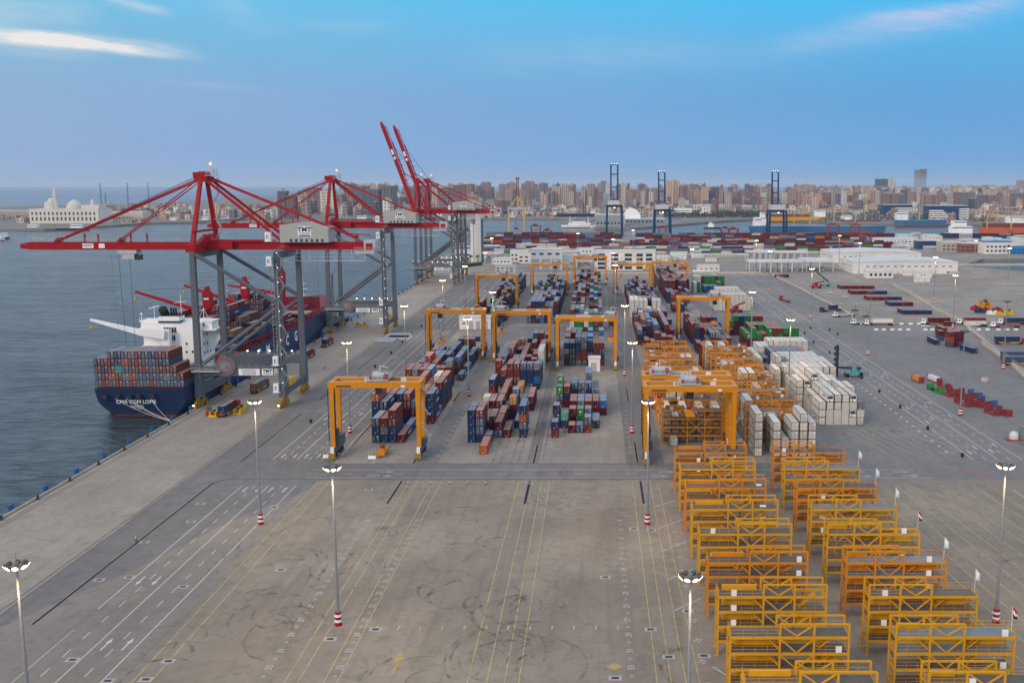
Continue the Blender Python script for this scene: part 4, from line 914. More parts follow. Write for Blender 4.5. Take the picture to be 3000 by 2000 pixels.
def place_containers():
    area=visible_rank(CONT,cbox)
    rank=sorted(range(len(CONT)),key=lambda i:-area[i]); chosen=set(i for i in rank[:300] if area[i]>=6)
    # ordinals of rows and stacks
    byb={}
    for i,c in enumerate(CONT): byb.setdefault(c['b'],[]).append(i)
    for b,ids in byb.items():
        ys=sorted(set(round(CONT[i]['y']/3) for i in ids)); xs_={}
        for i in ids: xs_.setdefault(round(CONT[i]['y']/3),set()).add(round(CONT[i]['x'],1))
        for i in ids:
            c=CONT[i]; k=round(c['y']/3); c['row']=ys.index(k)+1; c['st']=sorted(xs_[k]).index(round(c['x'],1))+1
    proto={}
    rest={}
    for i,c in enumerate(CONT):
        body,roof,door,l=cmeshes(c['c'],c['L'],c['s'])
        if i in chosen:
            nm=CC[c['c']][0]
            if c['b']=='s': lab='%s container, %s tier, %s stack from sea side, %s row from ship stern'%(nm,TIER[c['t']],od(c['st']),od(c['row']))
            elif c['b']=='x': lab='%s container, %s tier, %s'%(nm,TIER[c['t']],c['ph'])
            elif c['b']=='l': lab='%s container, %s from left in %s'%(nm,od(c['ordn']),c['ph']) if c['ordn'] else '%s container %s'%(nm,c['ph'])
            else: lab='%s container, %s tier, %s stack from left, %s row of %s'%(nm,TIER[c['t']],od(c['st']),od(c['row']),BP[c['b']])
            t=thing('shipping_container',lab,'container',(c['x'],c['y'],c['z']),c['rz'],group='shipping containers')
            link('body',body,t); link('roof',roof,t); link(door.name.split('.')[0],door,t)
            if c['L']==40 and c['c'] in'NBM' and (i*37)%10<7:
                o=text('side_lettering','CMA CGM',1.15,M_whT,t,(CW/2+.0,9.2,1.35),(R(90),0,R(90))); o.scale=(1,1,1)
            elif c['L']==40 and c['c'] in'Ww' and (i*13)%3==0:
                text('side_lettering','CMA CGM',.8,M_navyT,t,(-CW/2-.01,4.5,1.4),(R(90),0,R(-90)))
            elif c['c']=='G': 
                MB().cyl((0,-.04,1.5),(0,.02,1.5),.32,n=10).build('emblem',M_wht,t)
        else: rest.setdefault((c['c'],c['L'],c['s']),[]).append(c)
    M_=MB(); mats=[M_bar]; 
    for (k,Lg,st),cs in rest.items():
        a,b,d=cmats(k)
        for m_ in(a,b,d):
            if m_ not in mats: mats.append(m_)
        ia,ib,id_=mats.index(a),mats.index(b),mats.index(d); l=12.19 if Lg==40 else 6.06
        for c in cs:
            cs_,sn=math.cos(c['rz']),math.sin(c['rz']); w=CW/2
            P=[(c['x']+x*cs_-y*sn,c['y']+x*sn+y*cs_,c['z']+z) for z in(0,CHT-.03) for x,y in((-w,0),(w,0),(w,l),(-w,l))]
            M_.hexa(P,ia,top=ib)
            if st=='d' and c['y']<700 and c['rz']==0:
                iw=mats.index(M_bar)
                for xx in(-.85,-.42,.42,.85): M_.box(c['x']+xx-.035,c['y']-.04,c['z']+.25,c['x']+xx+.035,c['y']-.005,c['z']+CHT-.25,iw)
                M_.box(c['x']+.25,c['y']-.03,c['z']+1.75,c['x']+.85,c['y']-.004,c['z']+2.05,iw)
    o=M_.build('container_stacks',mats); o['kind']='stuff'; tag(o,'remaining stacked containers of the yard blocks and the ship holds','container stacks')
# ---------------- container ship ----------------
def hullfn(k,ov,tcn,b,t):
    mp=k.n('ShaderNodeMapping'); mp.inputs['Scale'].default_value=(1.2,1.2,.08); k.l(ov,mp.inputs[0])
    st=k.noise(mp.outputs[0],.8,5,.7); bl=k.noise(ov,.12,4,.6); sp_=k.n('ShaderNodeSeparateXYZ'); k.l(ov,sp_.inputs[0])
    c=k.mix(bl,(.010,.030,.085,1),(.022,.050,.125,1)); c=k.mix(k.m('MULTIPLY',k.m('SUBTRACT',st,.58),2.6,clamp=True),c,(.10,.06,.045,1))
    j=k.m('LESS_THAN',k.m('FRACT',k.m('DIVIDE',sp_.outputs[2],2.4)),.04); return k.mix(k.m('MULTIPLY',j,.5),c,(.008,.015,.03,1))
M_hull=mat('hull_blue_paint',(0,0,0),.45,fn=hullfn)
M_boot=mat('antifouling_red',(.25,.03,.03),.6,dirt=.4,dscale=.2)
M_maroonS=mat('deck_maroon_steel',(.16,.02,.03),.6)
M_swht=mat('ship_white_paint',(.80,.79,.77),.5,dirt=.3,dscale=.12)
ship=thing('container_ship','blue hulled container ship moored stern first beside the quay','ship',(-162.2,356,-2.5))
def hull(mats,sta,nz):
    # sta: (y, halfwidth at waterline, halfwidth deck, deck z, y shift with z)
    m=MB(); V=[]
    for (y,hw,hd,zd,rk) in sta:
        ring=[]
        for k in range(nz+1):
            f=k/nz; z=-1.0+(zd+1.0)*f; b=hw+(hd-hw)*min(1,f*1.9)**.7
            ring.append((b,y+rk*f,z))
        V.append(ring)
    for a,b in zip(V,V[1:]):
        for k in range(nz):
            for s_ in(1,-1):
                P=[(s_*a[k][0],a[k][1],a[k][2]),(s_*b[k][0],b[k][1],b[k][2]),(s_*b[k+1][0],b[k+1][1],b[k+1][2]),(s_*a[k+1][0],a[k+1][1],a[k+1][2])]
                if s_<0: P=P[::-1]
                m.face(P,1 if a[k+1][2]<1.6 else 0)
    a=V[0]
    for k in range(nz): m.face([(-a[k][0],a[k][1],a[k][2]),(a[k][0],a[k][1],a[k][2]),(a[k+1][0],a[k+1][1],a[k+1][2]),(-a[k+1][0],a[k+1][1],a[k+1][2])],1 if a[k+1][2]<1.6 else 0)
    for a,b in zip(V,V[1:]): m.face([(-a[-1][0],a[-1][1],a[-1][2]-.02),(a[-1][0],a[-1][1],a[-1][2]-.02),(b[-1][0],b[-1][1],b[-1][2]-.02),(-b[-1][0],b[-1][1],b[-1][2]-.02)],2)
    return m
hm=hull(None,[(5,9,15.6,10.7,-4.6),(9,14,15.9,10.7,-6),(22,15.5,16,10.8,0),(44,15.9,16,11,0),(45,15.9,16,13.2,0),(120,16,16,13.3,0),(160,15.2,16,13.6,0),(185,11,15.8,14.6,2),(205,6.5,14.8,16,5),(222,3,11,17,9),(230,.4,5,17.6,13),(232,.1,.4,17.8,15)],8)
hm.build('hull',[M_hull,M_boot,M_maroonS],ship)
for x0,x1 in((-13.6,-11.3),(-8.2,-6.8),(-4.5,-2.8),(-.9,.6),(3.4,5.6)):
    MB().box(x0,.15,7.0,x1,.6,8.6).build('mooring_port',M_glass,ship)
text('ship_name','CMA CGM LOME',1.9,M_whT,ship,(-1,.25,5.9),sx=1.0)
text('ship_port','VALLETTA',1.05,M_whT,ship,(-1,.6,4.2)); text('ship_number','IMO 9745550'[:11],.5,M_whT,ship,(-1,1.0,3.3))
for ch,yy in zip('CMACGM',(439,451,465,480,494,507)):
    text('hull_letter',ch,6.6,M_whT,ship,(16.08,yy-356,8.9),(R(90),0,R(90)),bold=True)
m=MB()
for yy in range(62,215,4): m.beam((15.4 if yy<190 else 14,yy,13),(15.4 if yy<190 else 14,yy,16.5),.5,.8)
m.box(-15.6,50,13.2,15.6,62,13.8); m.rail([(15.6,62,13.3),(15.6,180,13.4)],3.2,.3,step=6,mids=0); m.build('lashing_bridge',M_maroonS,ship)
MB().box(-12,176,13,10,184,19).build('hatch_coaming',M_maroonS,ship); m=MB(); m.box(-12,200,15,11,202,21.5); m.box(-9,200,15,-8,214,20); m.build('breakwater',M_maroonS,ship)
MB().box(-11,165,16.2,14,175,17).build('hatch_cover',mat('hatch_pink',(.42,.30,.25),.7),ship)
m=MB(); m.cyl((0,209,17),(0,209,32),.45,.2); m.beam((-2.5,209,25),(2.5,209,25),.3); m.beam((-1.5,209,28),(1.5,209,28),.25); m.box(-.8,208.4,21,.8,209.6,22.2); m.build('foremast',M_swht,ship)
ss=MB(); ss.box(-10.8,31.5,8.5,11.2,45,30); ss.box(-14.4,33,26.8,16.5,42,27.3); ss.box(-12.8,34.5,27.3,14.5,41.5,30.0); ss.box(-13.2,34,30.0,15,42,30.4); ss.beam((11.2,38,19.5),(15.5,38,26.8),.8,5)
ss.box(-10.8,28.5,8.5,-3,31.5,21.5); ss=ss.build('superstructure',M_swht,ship)
m=MB()
for k in range(4): m.box(-9.6+k*1.7,34.3,28.2,-8.3+k*1.7,34.6,29.4); m.box(5.2+k*1.7,34.3,28.2,6.5+k*1.7,34.6,29.4)
for z in(26.3,23.2): 
    for k in range(5 if z>25 else 3): m.box(-2.8+k*1.0+(1.5 if z<25 else 0),31.35,z,-2.1+k*1.0+(1.5 if z<25 else 0),31.6,z+2.0)
for x,z in((5.3,21.5),(5.1,18.3),(7.4,18.4),(5.2,15.2),(5.6,12.2),(-7.2,15.4),(-6.6,18.5)): m.box(x,31.35,z,x+.6,31.6,z+.9)
for z in(24.5,21,17.5,14): 
    for yy in(34,37,40): m.box(11.1,yy,z,11.35,yy+.8,z+.9)
m.build('window',M_glass,ss)
m=MB(); m.box(-4.4,30.8,30,3.6,36,32.6); m.build('funnel_casing',M_swht,ss); MB().box(-4.45,30.7,30.1,3.7,36.1,30.8).build('funnel_band',M_hull,ss)
m=MB(); m.cyl((-2.2,33,32.5),(-2.4,30.6,35.4),1.5,1.6,n=12); 
for x in(.0,.9,1.8): m.cyl((x,33,32.5),(x,32.4,35.6),.35)
m.box(-4.4,30.8,32.6,3.8,36,32.95); m.build('funnel',M_black,ss)
m=MB(); m.rail([(-13,34,30.4),(-4,34,30.4)],1.2,.08); m.rail([(4,34,30.4),(15,34,30.4)],1.2,.08); m.cyl((-8,36,30),(-8,36,36),.12); m.beam((-10,36,35),(-6,36,36),.3); m.cyl((11,36,30),(11,36,35.5),.12); m.beam((9,36,31),(11,36,35),.1); m.beam((13,36,31),(11,36,35),.1); m.lathe((-12.4,34.5,33),[(0,-.6),(.6,0),(0,.6)],8); m.beam((-12.4,34.5,30),(-12.4,34.5,33),.15); m.cyl((1.6,38,30),(1.6,38,40),.15); m.beam((-1,38,37),(4,38,37.6),.2); m.build('radar_mast',M_swht,ss)
m=MB(); m.cyl((-1.0,29,8.5),(-1.0,29,26.5),1.5,1.2,n=10); m.box(-2.6,27.6,21.5,.6,30.2,27.8); m.beam((-.6,27.2,26.0),(-10.5,27.2,27.2),2.0,3.2,w2=1.6,h2=2.4); m.beam((-10.5,27.2,27.2),(-28.5,27.2,31.8),1.6,2.0,w2=.8,h2=.8); m.beam((-6,27,24.5),(-1,27,21.5),.4); m.build('provision_crane',M_swht,ship)
MB().lathe((-28.3,27.2,28.8),[(0,-.9),(.5,-.3),(.5,.5),(0,.8)],8).build('hook',M_yelp,ship)
lb=MB(); lb.lathe((0,0,0),[(0,-4),(1.2,-3),(1.6,0),(1.3,3),(0,4)],10); lb.v=[(12.9+v[0]*.9,47+v[2],14.2+v[1]*.9) for v in lb.v]; lb.build('lifeboat',mat('lifeboat_red',(.55,.04,.02),.45),ship)
for i,(yy,zr,zt,tx) in enumerate(((80,30.6,37,-35),(127,28.3,35.1,-33),(184,27.4,29.6,-33))):
    m=MB(); m.cyl((-3.8,yy,12),(-3.8,yy,33),1.8,1.7,n=10); m.box(-5.5,yy-1.7,30,-2.1,yy+1.7,36.6); m.beam((-3.8,yy,36.5),(-3.8,yy,39.2),2.4,w2=1.2); p=m.build('deck_crane_post',M_red,ship)
    m=MB(); m.beam((-5.5,yy-1.4,zr-2.2),(tx+1,yy-1.4,zt),1.8,1.9,w2=1.0,h2=.9); j=m.build('deck_crane_jib',M_red,ship)
    MB().lathe((tx+.8,yy-1.4,zt-3.2),[(0,-.9),(.6,-.2),(.5,.6),(0,.9)],8).build('hook',M_yelp,j)
    MB().beam((-3.8,yy,39),(tx+1,yy-1.4,zt+.4),.1).build('luffing_rope',M_dark,ship)
    MB().box(-5,yy-1.78,33.6,-2.8,yy-1.7,34.3).build('name_plate',M_wht,p)
bol=(-144.3,338.5)
for i,(x,z) in enumerate(((-8.5,7.0),(-4.6,7.0),(4.2,7.0),(-3,6.6))):
    m=MB(); p=Vector((-162.2+x,356.4,z-2.5)); q_=Vector((bol[0],bol[1]+.3*i,.7)); n=8
    for k in range(n):
        f0,f1=k/n,(k+1)/n; a=p.lerp(q_,f0);b=p.lerp(q_,f1); a.z-=1.4*4*f0*(1-f0)*.5; b.z-=1.4*4*f1*(1-f1)*.5; m.beam(a,b,.07)
    tag(m.build('mooring_line',M_wht),['mooring line from far port side to the quay bollard','mooring line second from port running to quay bollard','shortest mooring line from starboard stern port','lowest mooring line from middle stern port'][i],'rope','stern mooring lines')
# ---------------- quay furniture ----------------
M_fend=mat('fender_blue_panel',(.02,.10,.27),.5,dirt=.5)
f0=None; k=0; y=180.0
ybase=[y for y in [180+i*16.3 for i in range(44)]]
f0=thing('quay_fender','','fender',(QX,0,0),group='blue fenders along the quay wall')
MB().box(-1.5,-1.0,-1.6,-1.1,1.0,1.3).build('panel',M_fend,f0); MB().cyl((-1.1,0,-.9),(0,0,-.9),.6).build('rubber_cone',M_black,f0)
KIDS[f0.name]=list(f0.children) or [o for o in COL.objects if o.parent==f0]
for i,y in enumerate(ybase):
    lab='blue quay fender, %s along the quay edge from the near end'%od(i+1)
    if i==0: f0.location=(QX,y,0); f0['label']=lab
    else: dup(f0,lab,(QX,y,0))
b0=thing('bollard','','bollard',(QX+.9,0,.28),group='black bollards on the quay edge')
MB().lathe((0,0,0),[(.35,0),(.22,.25),(.2,.45),(.42,.6),(.4,.75),(0,.8)],8).build('post',M_black,b0); MB().box(-.5,-.5,-.02,.5,.5,.06).build('base_plate',M_iron,b0)
KIDS[b0.name]=[o for o in COL.objects if o.parent==b0]
for i in range(44):
    y=172+i*16.3; lab='black bollard, %s along the quay edge from the near end'%od(i+1)
    if i==0: b0.location=(QX+.9,y,.28); b0['label']=lab
    else: dup(b0,lab,(QX+.9,y,.28))
# small black lane posts
for i,(px,py) in enumerate([(911,1238),(1055,1108),(1099,1076),(1146,1036),(1179,1004),(1206,979),(1235,957),(2374,963),(2357,978),(2384,1005),(2430,1036),(2525,1109),(2576,1149),(2637,1195),(2718,1258),(2430,968),(2454,981),(2819,1338)]):
    x,y=G(px,py); t=thing('lane_bin','black waste bin, %s %s lanes'%(od(i+1 if i<7 else i-6),'along the quay side' if i<7 else 'along the east'),'bin',(x,y,0),group='black bins beside the lanes')
    MB().cyl((0,0,0),(0,0,1.1),.42,.5,n=8).build('barrel',M_black,t); MB().cyl((0,0,1.1),(0,0,1.2),.54,n=8).build('lid',M_iron,t)
# cones
for i,(px,py) in enumerate([(1195,1417),(1261,1417),(1318,1417),(1369,1417),(1422,1417),(812,1340),(838,1339)]):
    x,y=G(px,py); t=thing('traffic_cone','orange traffic cone, '+od(i+1 if i<5 else i-4)+(' from left on the crossroad edge' if i<5 else ' by the lane arrows'),'traffic cone',(x,y,0),group='orange cones')
    MB().cyl((0,0,.05),(0,0,.95),.22,.05).build('cone_body',mat('cone_orange',(.75,.12,.03),.6),t); MB().box(-.3,-.3,0,.3,.3,.06).build('cone_base',M_black,t); MB().cyl((0,0,.45),(0,0,.62),.15,.12).build('white_band',M_wht,t)
# white barriers
def barrier(x,y,lab,rz=0,mesh_=False):
    t=thing('concrete_barrier',lab,'barrier',(x,y,0),rz,group='pale concrete barriers')
    MB().prism([(-.4,0),(.4,0),(.2,.9),(-.2,.9)],-1.1,1.1,'x').build('block',M_wht,t)
    if mesh_: MB().rail([(-1,0,.9),(1,0,.9)],2.2,.06,step=1).build('fence_panel',M_lgrey,t)
    return t
for i,px in enumerate([2567,2589,2614,2636,2661,2711,2731,2754,2845,2867,2893,2925,2950,2976]): 
    x,y=G(px,967); barrier(x,y,'pale concrete barrier, %s from left in the near east road row'%od(i+1))
for i,px in enumerate([2518,2545,2566,2590,2616,2641,2668,2692]): 
    x,y=G(px,950); barrier(x,y,'pale concrete barrier, %s from left in the far east road row'%od(i+1))
for i,(px,py) in enumerate([(958,1340),(1090,1343)]): x,y=G(px,py); barrier(x,y,('left' if i==0 else 'right')+' white barrier with wire panel below nearest gantry',0,True)
# boundary low walls
M_wall=mat('pale_wall_concrete',(.50,.44,.36),.85,dirt=.5,dscale=.3)
def wall(pts,h,lab,fence=True,w=.6):
    t=thing('boundary_wall',lab,'wall',(0,0,0)); m=MB()
    for p,q_ in zip(pts,pts[1:]): m.beam((*p,h/2),(*q_,h/2),w,h)
    m.build('wall_base',M_wall,t)
    if fence:
        m=MB()
        for p,q_ in zip(pts,pts[1:]): m.rail([(*p,h),(*q_,h)],2.0,.08,step=3)
        m.build('mesh_fence',M_lgrey,t)
def A2(*l): return [A(*p) for p in l]
wall(A2((1775,633),(1835,662),(1880,686),(1935,712),(1958,728)),1.4,'long pale low wall beside the east lanes')
wall(A2((2050,655),(2085,672),(2150,712),(2200,735),(2250,775),(2360,872)),1.4,'pale fenced wall crossing the east yard diagonally')
wall(A2((2255,790),(2300,822),(2352,858),(2400,885)),1.5,'nearer pale wall at the right edge below the trailers',False)
wall([(-120,905),(-60,915),(150,925)],1.2,'low white kerb wall closing the far end of the yard',False)
wall([(240,1000),(370,1010),(470,1015)],2.0,'pale wall behind the white warehouses',False)
wall([(-75.6,296),(-75.6,450)],.5,'low edge kerb left of the quayside block',False,.3)
# ---------------- people ----------------
def person(x,y,vest,legs,lab,rz=0):
    t=thing('person',lab,'person',(x,y,0),rz)
    me=bpy.data.meshes.new('body'); V=[(0,0,.95),(0,0,1.2),(0,0,1.45),(0,0,1.56),(0,0,1.66),(-.1,0,.92),(-.12,.05,.5),(-.12,0,.08),(-.12,-.12,.04),(.1,0,.92),(.13,-.06,.5),(.13,.02,.08),(.13,-.1,.04),(-.2,0,1.42),(-.27,0,1.12),(-.25,-.12,.9),(.2,0,1.42),(.27,.02,1.12),(.25,-.1,.9)]
    E_=[(0,1),(1,2),(2,3),(3,4),(0,5),(5,6),(6,7),(7,8),(0,9),(9,10),(10,11),(11,12),(2,13),(13,14),(14,15),(2,16),(16,17),(17,18)]
    rr=[.15,.15,.16,.06,.11,.1,.07,.055,.05,.1,.07,.055,.05,.07,.05,.04,.07,.05,.04]
    me.from_pydata(V,E_,[]); o=link('body',me,t); o.modifiers.new('s','SKIN'); 
    for v,r_ in zip(me.skin_vertices[0].data,rr): v.radius=(r_,r_)
    me.skin_vertices[0].data[0].use_root=True; o.modifiers.new('u','SUBSURF').levels=1; me.materials.append(mat('work_trousers_'+legs,{'dark':(.03,.03,.05),'red':(.3,.03,.03)}[legs],.8))
    MB().lathe((0,0,1.0),[(.17,0),(.19,.2),(.21,.42),(.09,.5)],8).build('safety_vest',mat('vest_'+vest,{'yellow':(.65,.7,.05),'orange':(.7,.15,.03)}[vest],.7,emit=0),t)
    MB().lathe((0,0,1.66),[(.13,0),(.12,.08),(0,.14)],8).build('helmet',M_wht,t)
px_=[(313*K,1247*K,'yellow','dark','person in yellow vest walking on the dark lane near lower left'),(1023,1101-16,'orange','red','person in orange vest standing on the lane beyond the crane'),(951,1082,'orange','red','person in orange vest on the quay apron behind the crane')]
for px,py,v,l_,lab in px_: x,y=G(px,py); person(x,y,v,l_,lab)
x,y=G(2511,1395); person(x,y,'orange','dark','dark dressed person at the right end of second last rack')
# ---------------- vehicles ----------------
M_cabR=mat('truck_red_paint',(.33,.02,.025),.4); M_chas=mat('chassis_dark',(.04,.03,.03),.6); M_chasR=mat('chassis_rust_red',(.30,.06,.03),.6); M_teal=mat('stacker_teal_paint',(.10,.30,.30),.5); M_carS=mat('car_silver',(.6,.6,.6),.3)
def wheels(m,xs,ys,r=.5,w=.35):
    for y in ys:
        for x in xs: m.cyl((x-w/2,y,r),(x+w/2,y,r),r,n=10)
def tractor(x,y,rz,cab,lab,cargo=None,flat=True,bk='t',yellow=True,Ltr=12.8,cat='truck',name='terminal_truck'):
    # local +y is the driving direction, trailer behind
    t=thing(name,lab,cat,(x,y,0),rz)
    m=MB(); m.box(-1.25,1.2,.9,1.25,3.6,1.4); m.prism([(1.4,1.4),(3.7,1.4),(3.75,2.2),(3.3,3.1),(1.4,3.1)],-1.15,1.15,'x'); c=m.build('cab',cab,t)
    m=MB(); m.box(-1.0,3.3,2.1,1.0,3.78,2.9); m.box(-1.18,2.1,2.1,1.18,3.1,2.9); m.build('window',M_glass,c)
    m=MB(); wheels(m,(-1,1),(2.9,-.6,.6)); wheels(m,(-1,1),(-Ltr+1.0,-Ltr+2.3)); m.build('wheels',M_black,t)
    if flat:
        m=MB(); m.box(-1.2,-Ltr,1.05,1.2,1.0,1.4); m.box(-.5,-Ltr,.8,.5,1.6,1.05); tr=m.build('trailer',M_chasR if yellow!='w' else M_lgrey,t)
        if yellow is True: m=MB(); m.box(1.22,-5,.7,1.28,-.5,1.2); m.box(1.22,-11,.8,1.28,-8.5,1.2); m.build('reflector_strip',M_yelp,tr)
    if cargo:
        for off,Lg,c in cargo:
            oy=-Ltr+.2+off; CONT.append(dict(b='t',x=x-oy*math.sin(rz),y=y+oy*math.cos(rz),z=1.42,L=Lg,c=c,s='p',rz=rz,t=1,n=1,ph='on '+lab))
    return t
BP['t']='trucks'
def Q(px,py,rz,lab,cargo,cab=None,**k):
    x,y=A(px,py); tractor(x,y,rz,cab or M_cabR,lab,cargo,**k)
Q(538,941,0,'terminal truck driving along the quay nearest the ship stern',[(0,20,'N'),(6.1,20,'M')])
Q(606,890,0,'terminal truck between the legs of the nearest quay crane',[(0,20,'T'),(6.1,20,'b')])
Q(714,818,0,'terminal truck on the quay just past the nearest crane',[(0,20,'N'),(6.1,20,'M')])
Q(757,790,0,'terminal truck farther up the quay with one blue container',[(2,20,'N')])
Q(1108,812,R(180),'red terminal truck with lights facing the camera beside second gantry',[(2,20,'M')])
Q(1130,752,R(180),'dark terminal truck waiting right of the white substation',[(0,40,'k')])
Q(1160,735,R(180),'empty flat truck behind the substation in the crossroad',None)
Q(1797,690,R(10),'empty orange flat trailer truck on the east lanes',None,yellow=False)
Q(1505,935,R(180),'red terminal truck under the rack gantries left leg',None)
Q(1968,745,R(115),'white nosed flatbed truck queued by the low wall end',None,M_swht,yellow='w'); Q(1925,728,R(118),'empty grey flatbed queued second by the low wall',None,M_wht,yellow='w'); Q(1895,716,R(118),'navy flatbed queued last by the low wall',[(3,20,'N')],M_hull)
Q(2042-42,747,R(90),'white truck with long white trailer on the east road',[(0,40,'W')],M_swht,yellow=False)
Q(2130,745,R(90),'white truck with maroon container beyond the barriers',[(0,40,'M')],M_swht,yellow=False)
Q(2212,745,R(90),'white truck with rust container beyond the barriers',[(0,40,'R')],M_swht,yellow=False)
Q(2290,752,R(90),'white truck with empty trailer behind the barriers',None,M_swht,yellow=False)
Q(2306,745,R(90),'white truck at right edge with navy container',[(0,40,'N')],M_swht,yellow=False)
Q(2342,790,R(-90),'red tractor with navy trailer at the right edge',[(0,40,'N')],yellow=True)
Q(2362,826,R(-90),'truck at right edge with grey blue container',[(0,40,'n')]); Q(2366,838,R(-90),'nearer truck at right edge with slate container',[(0,40,'n')])
x,y=A(2160,750); CONT.append(dict(b='x',x=x+9,y=y+3,z=0,L=20,c='M',s='p',rz=R(90),t=1,n=1,ph='left of the white cabin box')); CONT.append(dict(b='x',x=x+26,y=y+1,z=.5,L=40,c='W',s='p',rz=R(90),t=1,n=1,ph='white cabin box with windows behind small stack'))
CONT.append(dict(b='x',x=x+10,y=y+14,z=0,L=20,c='Y',s='p',rz=R(90),t=1,n=1,ph='behind the trucks'))
def car(px,py,c,rz,lab,pick=False):
    x,y=A(px,py); t=thing('parked_car',lab,'car',(x,y,0),rz,group='cars of the east road')
    m=MB(); m.prism([(-2.2,.4),(2.2,.4),(2.25,.85),(1.2,.95),(.6,1.45),(-.6 if pick else -1.3,1.45),(-1.0 if pick else -1.9,.95),(-2.2,.9)],-.85,.85,'x'); b=m.build('body',c,t)
    m=MB(); m.prism([(1.05,.97),(.62,1.38),(-.5 if pick else -1.2,1.38),(-.8 if pick else -1.6,.97)],-.87,.87,'x'); m.build('window',M_glass,b); m=MB(); wheels(m,(-.8,.8),(-1.4,1.4),.33,.2); m.build('wheels',M_black,t)
car(2125,752,M_carS,R(90),'white pickup left of the barriers trucks',True); car(2257,750,M_black,R(90),'black car behind the barriers'); car(2284,750,M_carS,R(90),'silver white car behind the barriers'); car(1941,683,M_carS,R(80),'white car alone in the east yard near mast'); car(1905,675,M_carS,R(60),'small white car with open door in the east yard')
def forklift(px,py,c,lab,rz=0,sc=1.0):
    x,y=A(px,py); t=thing('forklift',lab,'forklift',(x,y,0),rz)
    m=MB(); m.box(-.7,-1.5,.4,.7,1.0,1.2); m.box(-.6,-1.6,.4,.6,-.9,1.6); m.build('body',c,t)
    m=MB(); m.rail([(-.6,-.8,1.2),(-.6,.7,1.2)],1.2,.1,step=1.5); m.rail([(.6,-.8,1.2),(.6,.7,1.2)],1.2,.1,step=1.5); m.box(-.65,-.8,2.4,.65,.7,2.5); m.build('overhead_guard',M_black,t)
    m=MB(); m.beam((-.35,1.2,.1),(-.35,1.2,2.8),.15); m.beam((.35,1.2,.1),(.35,1.2,2.8),.15); m.box(-.4,1.2,.1,-.2,2.3,.18); m.box(.2,1.2,.1,.4,2.3,.18); m.build('lift_mast',M_chas,t)
    m=MB(); wheels(m,(-.6,.6),(-1,.7),.4,.3); m.build('wheels',M_black,t)
forklift(481,953,M_cabR,'red forklift on the quay left of the yellow lifting frames')
def frame(px,py,lab,c=None,rz=0,s=1.0,z=0):
    x,y=A(px,py); t=thing('lifting_frame',lab,'lifting gear',(x,y,z),rz,group='yellow lifting gear')
    m=MB(); m.box(-1.2*s,-1.8*s,0,-.8*s,1.8*s,1.9*s); m.box(.8*s,-1.8*s,0,1.2*s,1.8*s,1.6*s); m.box(-1.2*s,-.3*s,1.3*s,1.2*s,.3*s,1.9*s); m.box(-1.4*s,-2*s,0,1.4*s,-1.4*s,.7*s); m.box(-1.4*s,1.4*s,0,1.4*s,2*s,.7*s); m.build('frame',c or M_yelp,t)
    m=MB(); m.cyl((-.5*s,0,1.9*s),(.5*s,0,1.9*s),.5*s); m.build('sheave_block',M_iron,t)
frame(493,955,'yellow lifting frame right of the red forklift'); frame(548,950,'yellow lifting frame right of the nearest quay truck'); frame(556,944,'second yellow lifting frame right of the nearest quay truck'); frame(822,750,'left yellow frame on the apron before second crane'); frame(838,750,'right yellow frame on the apron before second crane')
frame(2262,706,'tall yellow frame topping the gear heap in the far right yard',M_amber,0,2.2)
for i,(px,py,c) in enumerate([(2240,712,M_cabR),(2262,716,M_cabR),(2278,722,M_wht),(2300,724,M_yelp),(2316,722,M_yelp),(2290,716,M_cabR),(2250,718,M_hull)]): frame(px,py,'%s %s spreader piece lying in the far right gear heap'%(od(i+1),{M_cabR:'red',M_wht:'white',M_yelp:'yellow',M_hull:'blue'}[c]),c,R(90),1.4)
# concrete slab piles
for i,(px,py,n) in enumerate([(886,792,4),(915,778,1),(912,772,0)]):
    x,y=A(px,py)
    for k in range(max(1,n)):
        o=MB().box(x-6+.5*k,y-7,k*.75,x+7-.6*k,y+9-k,k*.75+.55).build('slab',mat('slab_grey',(.30,.31,.32),.8,dirt=.5)); tag(o,('grey concrete slab, %s of the pile on the quay by crane two'%od(k+1)) if n==4 else 'single grey slab behind the pile' if n==1 else 'farthest single grey slab','slab','grey slabs')
        if n==0: break
# reach stackers
def stacker(px,py,c,rz,boomz,lab):
    x,y=A(px,py); t=thing('reach_stacker',lab,'reach stacker',(x,y,0),rz)
    m=MB(); m.box(-1.6,-4,1.0,1.6,3,2.0); m.box(-1.6,-4.4,1.0,1.6,-2.6,2.8); b=m.build('chassis',c,t)
    m=MB(); m.box(-.9,-1.4,2.0,.9,.6,4.2); cb=m.build('cab',c,t); MB().box(-.8,-1.2,2.9,.95,.7,4.0).build('window',M_glass,cb)
    m=MB(); wheels(m,(-1.5,1.5),(2.4,),.85,.8); wheels(m,(-1.3,1.3),(-3.2,),.7,.6); m.build('wheels',M_black,t)
    m=MB(); m.beam((0,-3.4,3.6),(0,6.5,boomz),.9,1.1,w2=.7,h2=.8); bm_=m.build('boom',M_hull if c is M_teal else M_cabR,t)
    if boomz<5: 
        m=MB(); m.box(-.7,6.2,0,.7,7.2,13.5); 
        for k in range(5): m.box(-.5,7.0,2+k*2.4,.5,8.0,3.2+k*2.4)
        m.build('lift_mast',M_unit,t)
    else: MB().box(-3,6.2,boomz-1.2,3,7.4,boomz-.5).build('spreader',M_yelp,t)
stacker(1958,865,M_teal,R(90),4.0,'teal empty container handler with dark tall mast by reefers')
stacker(1893,657,M_teal,R(60),11,'teal reach stacker with raised dark boom in the east yard'); stacker(1312,762+0,M_cabR,0,6,'red machine left of the centre block gap') if False else None
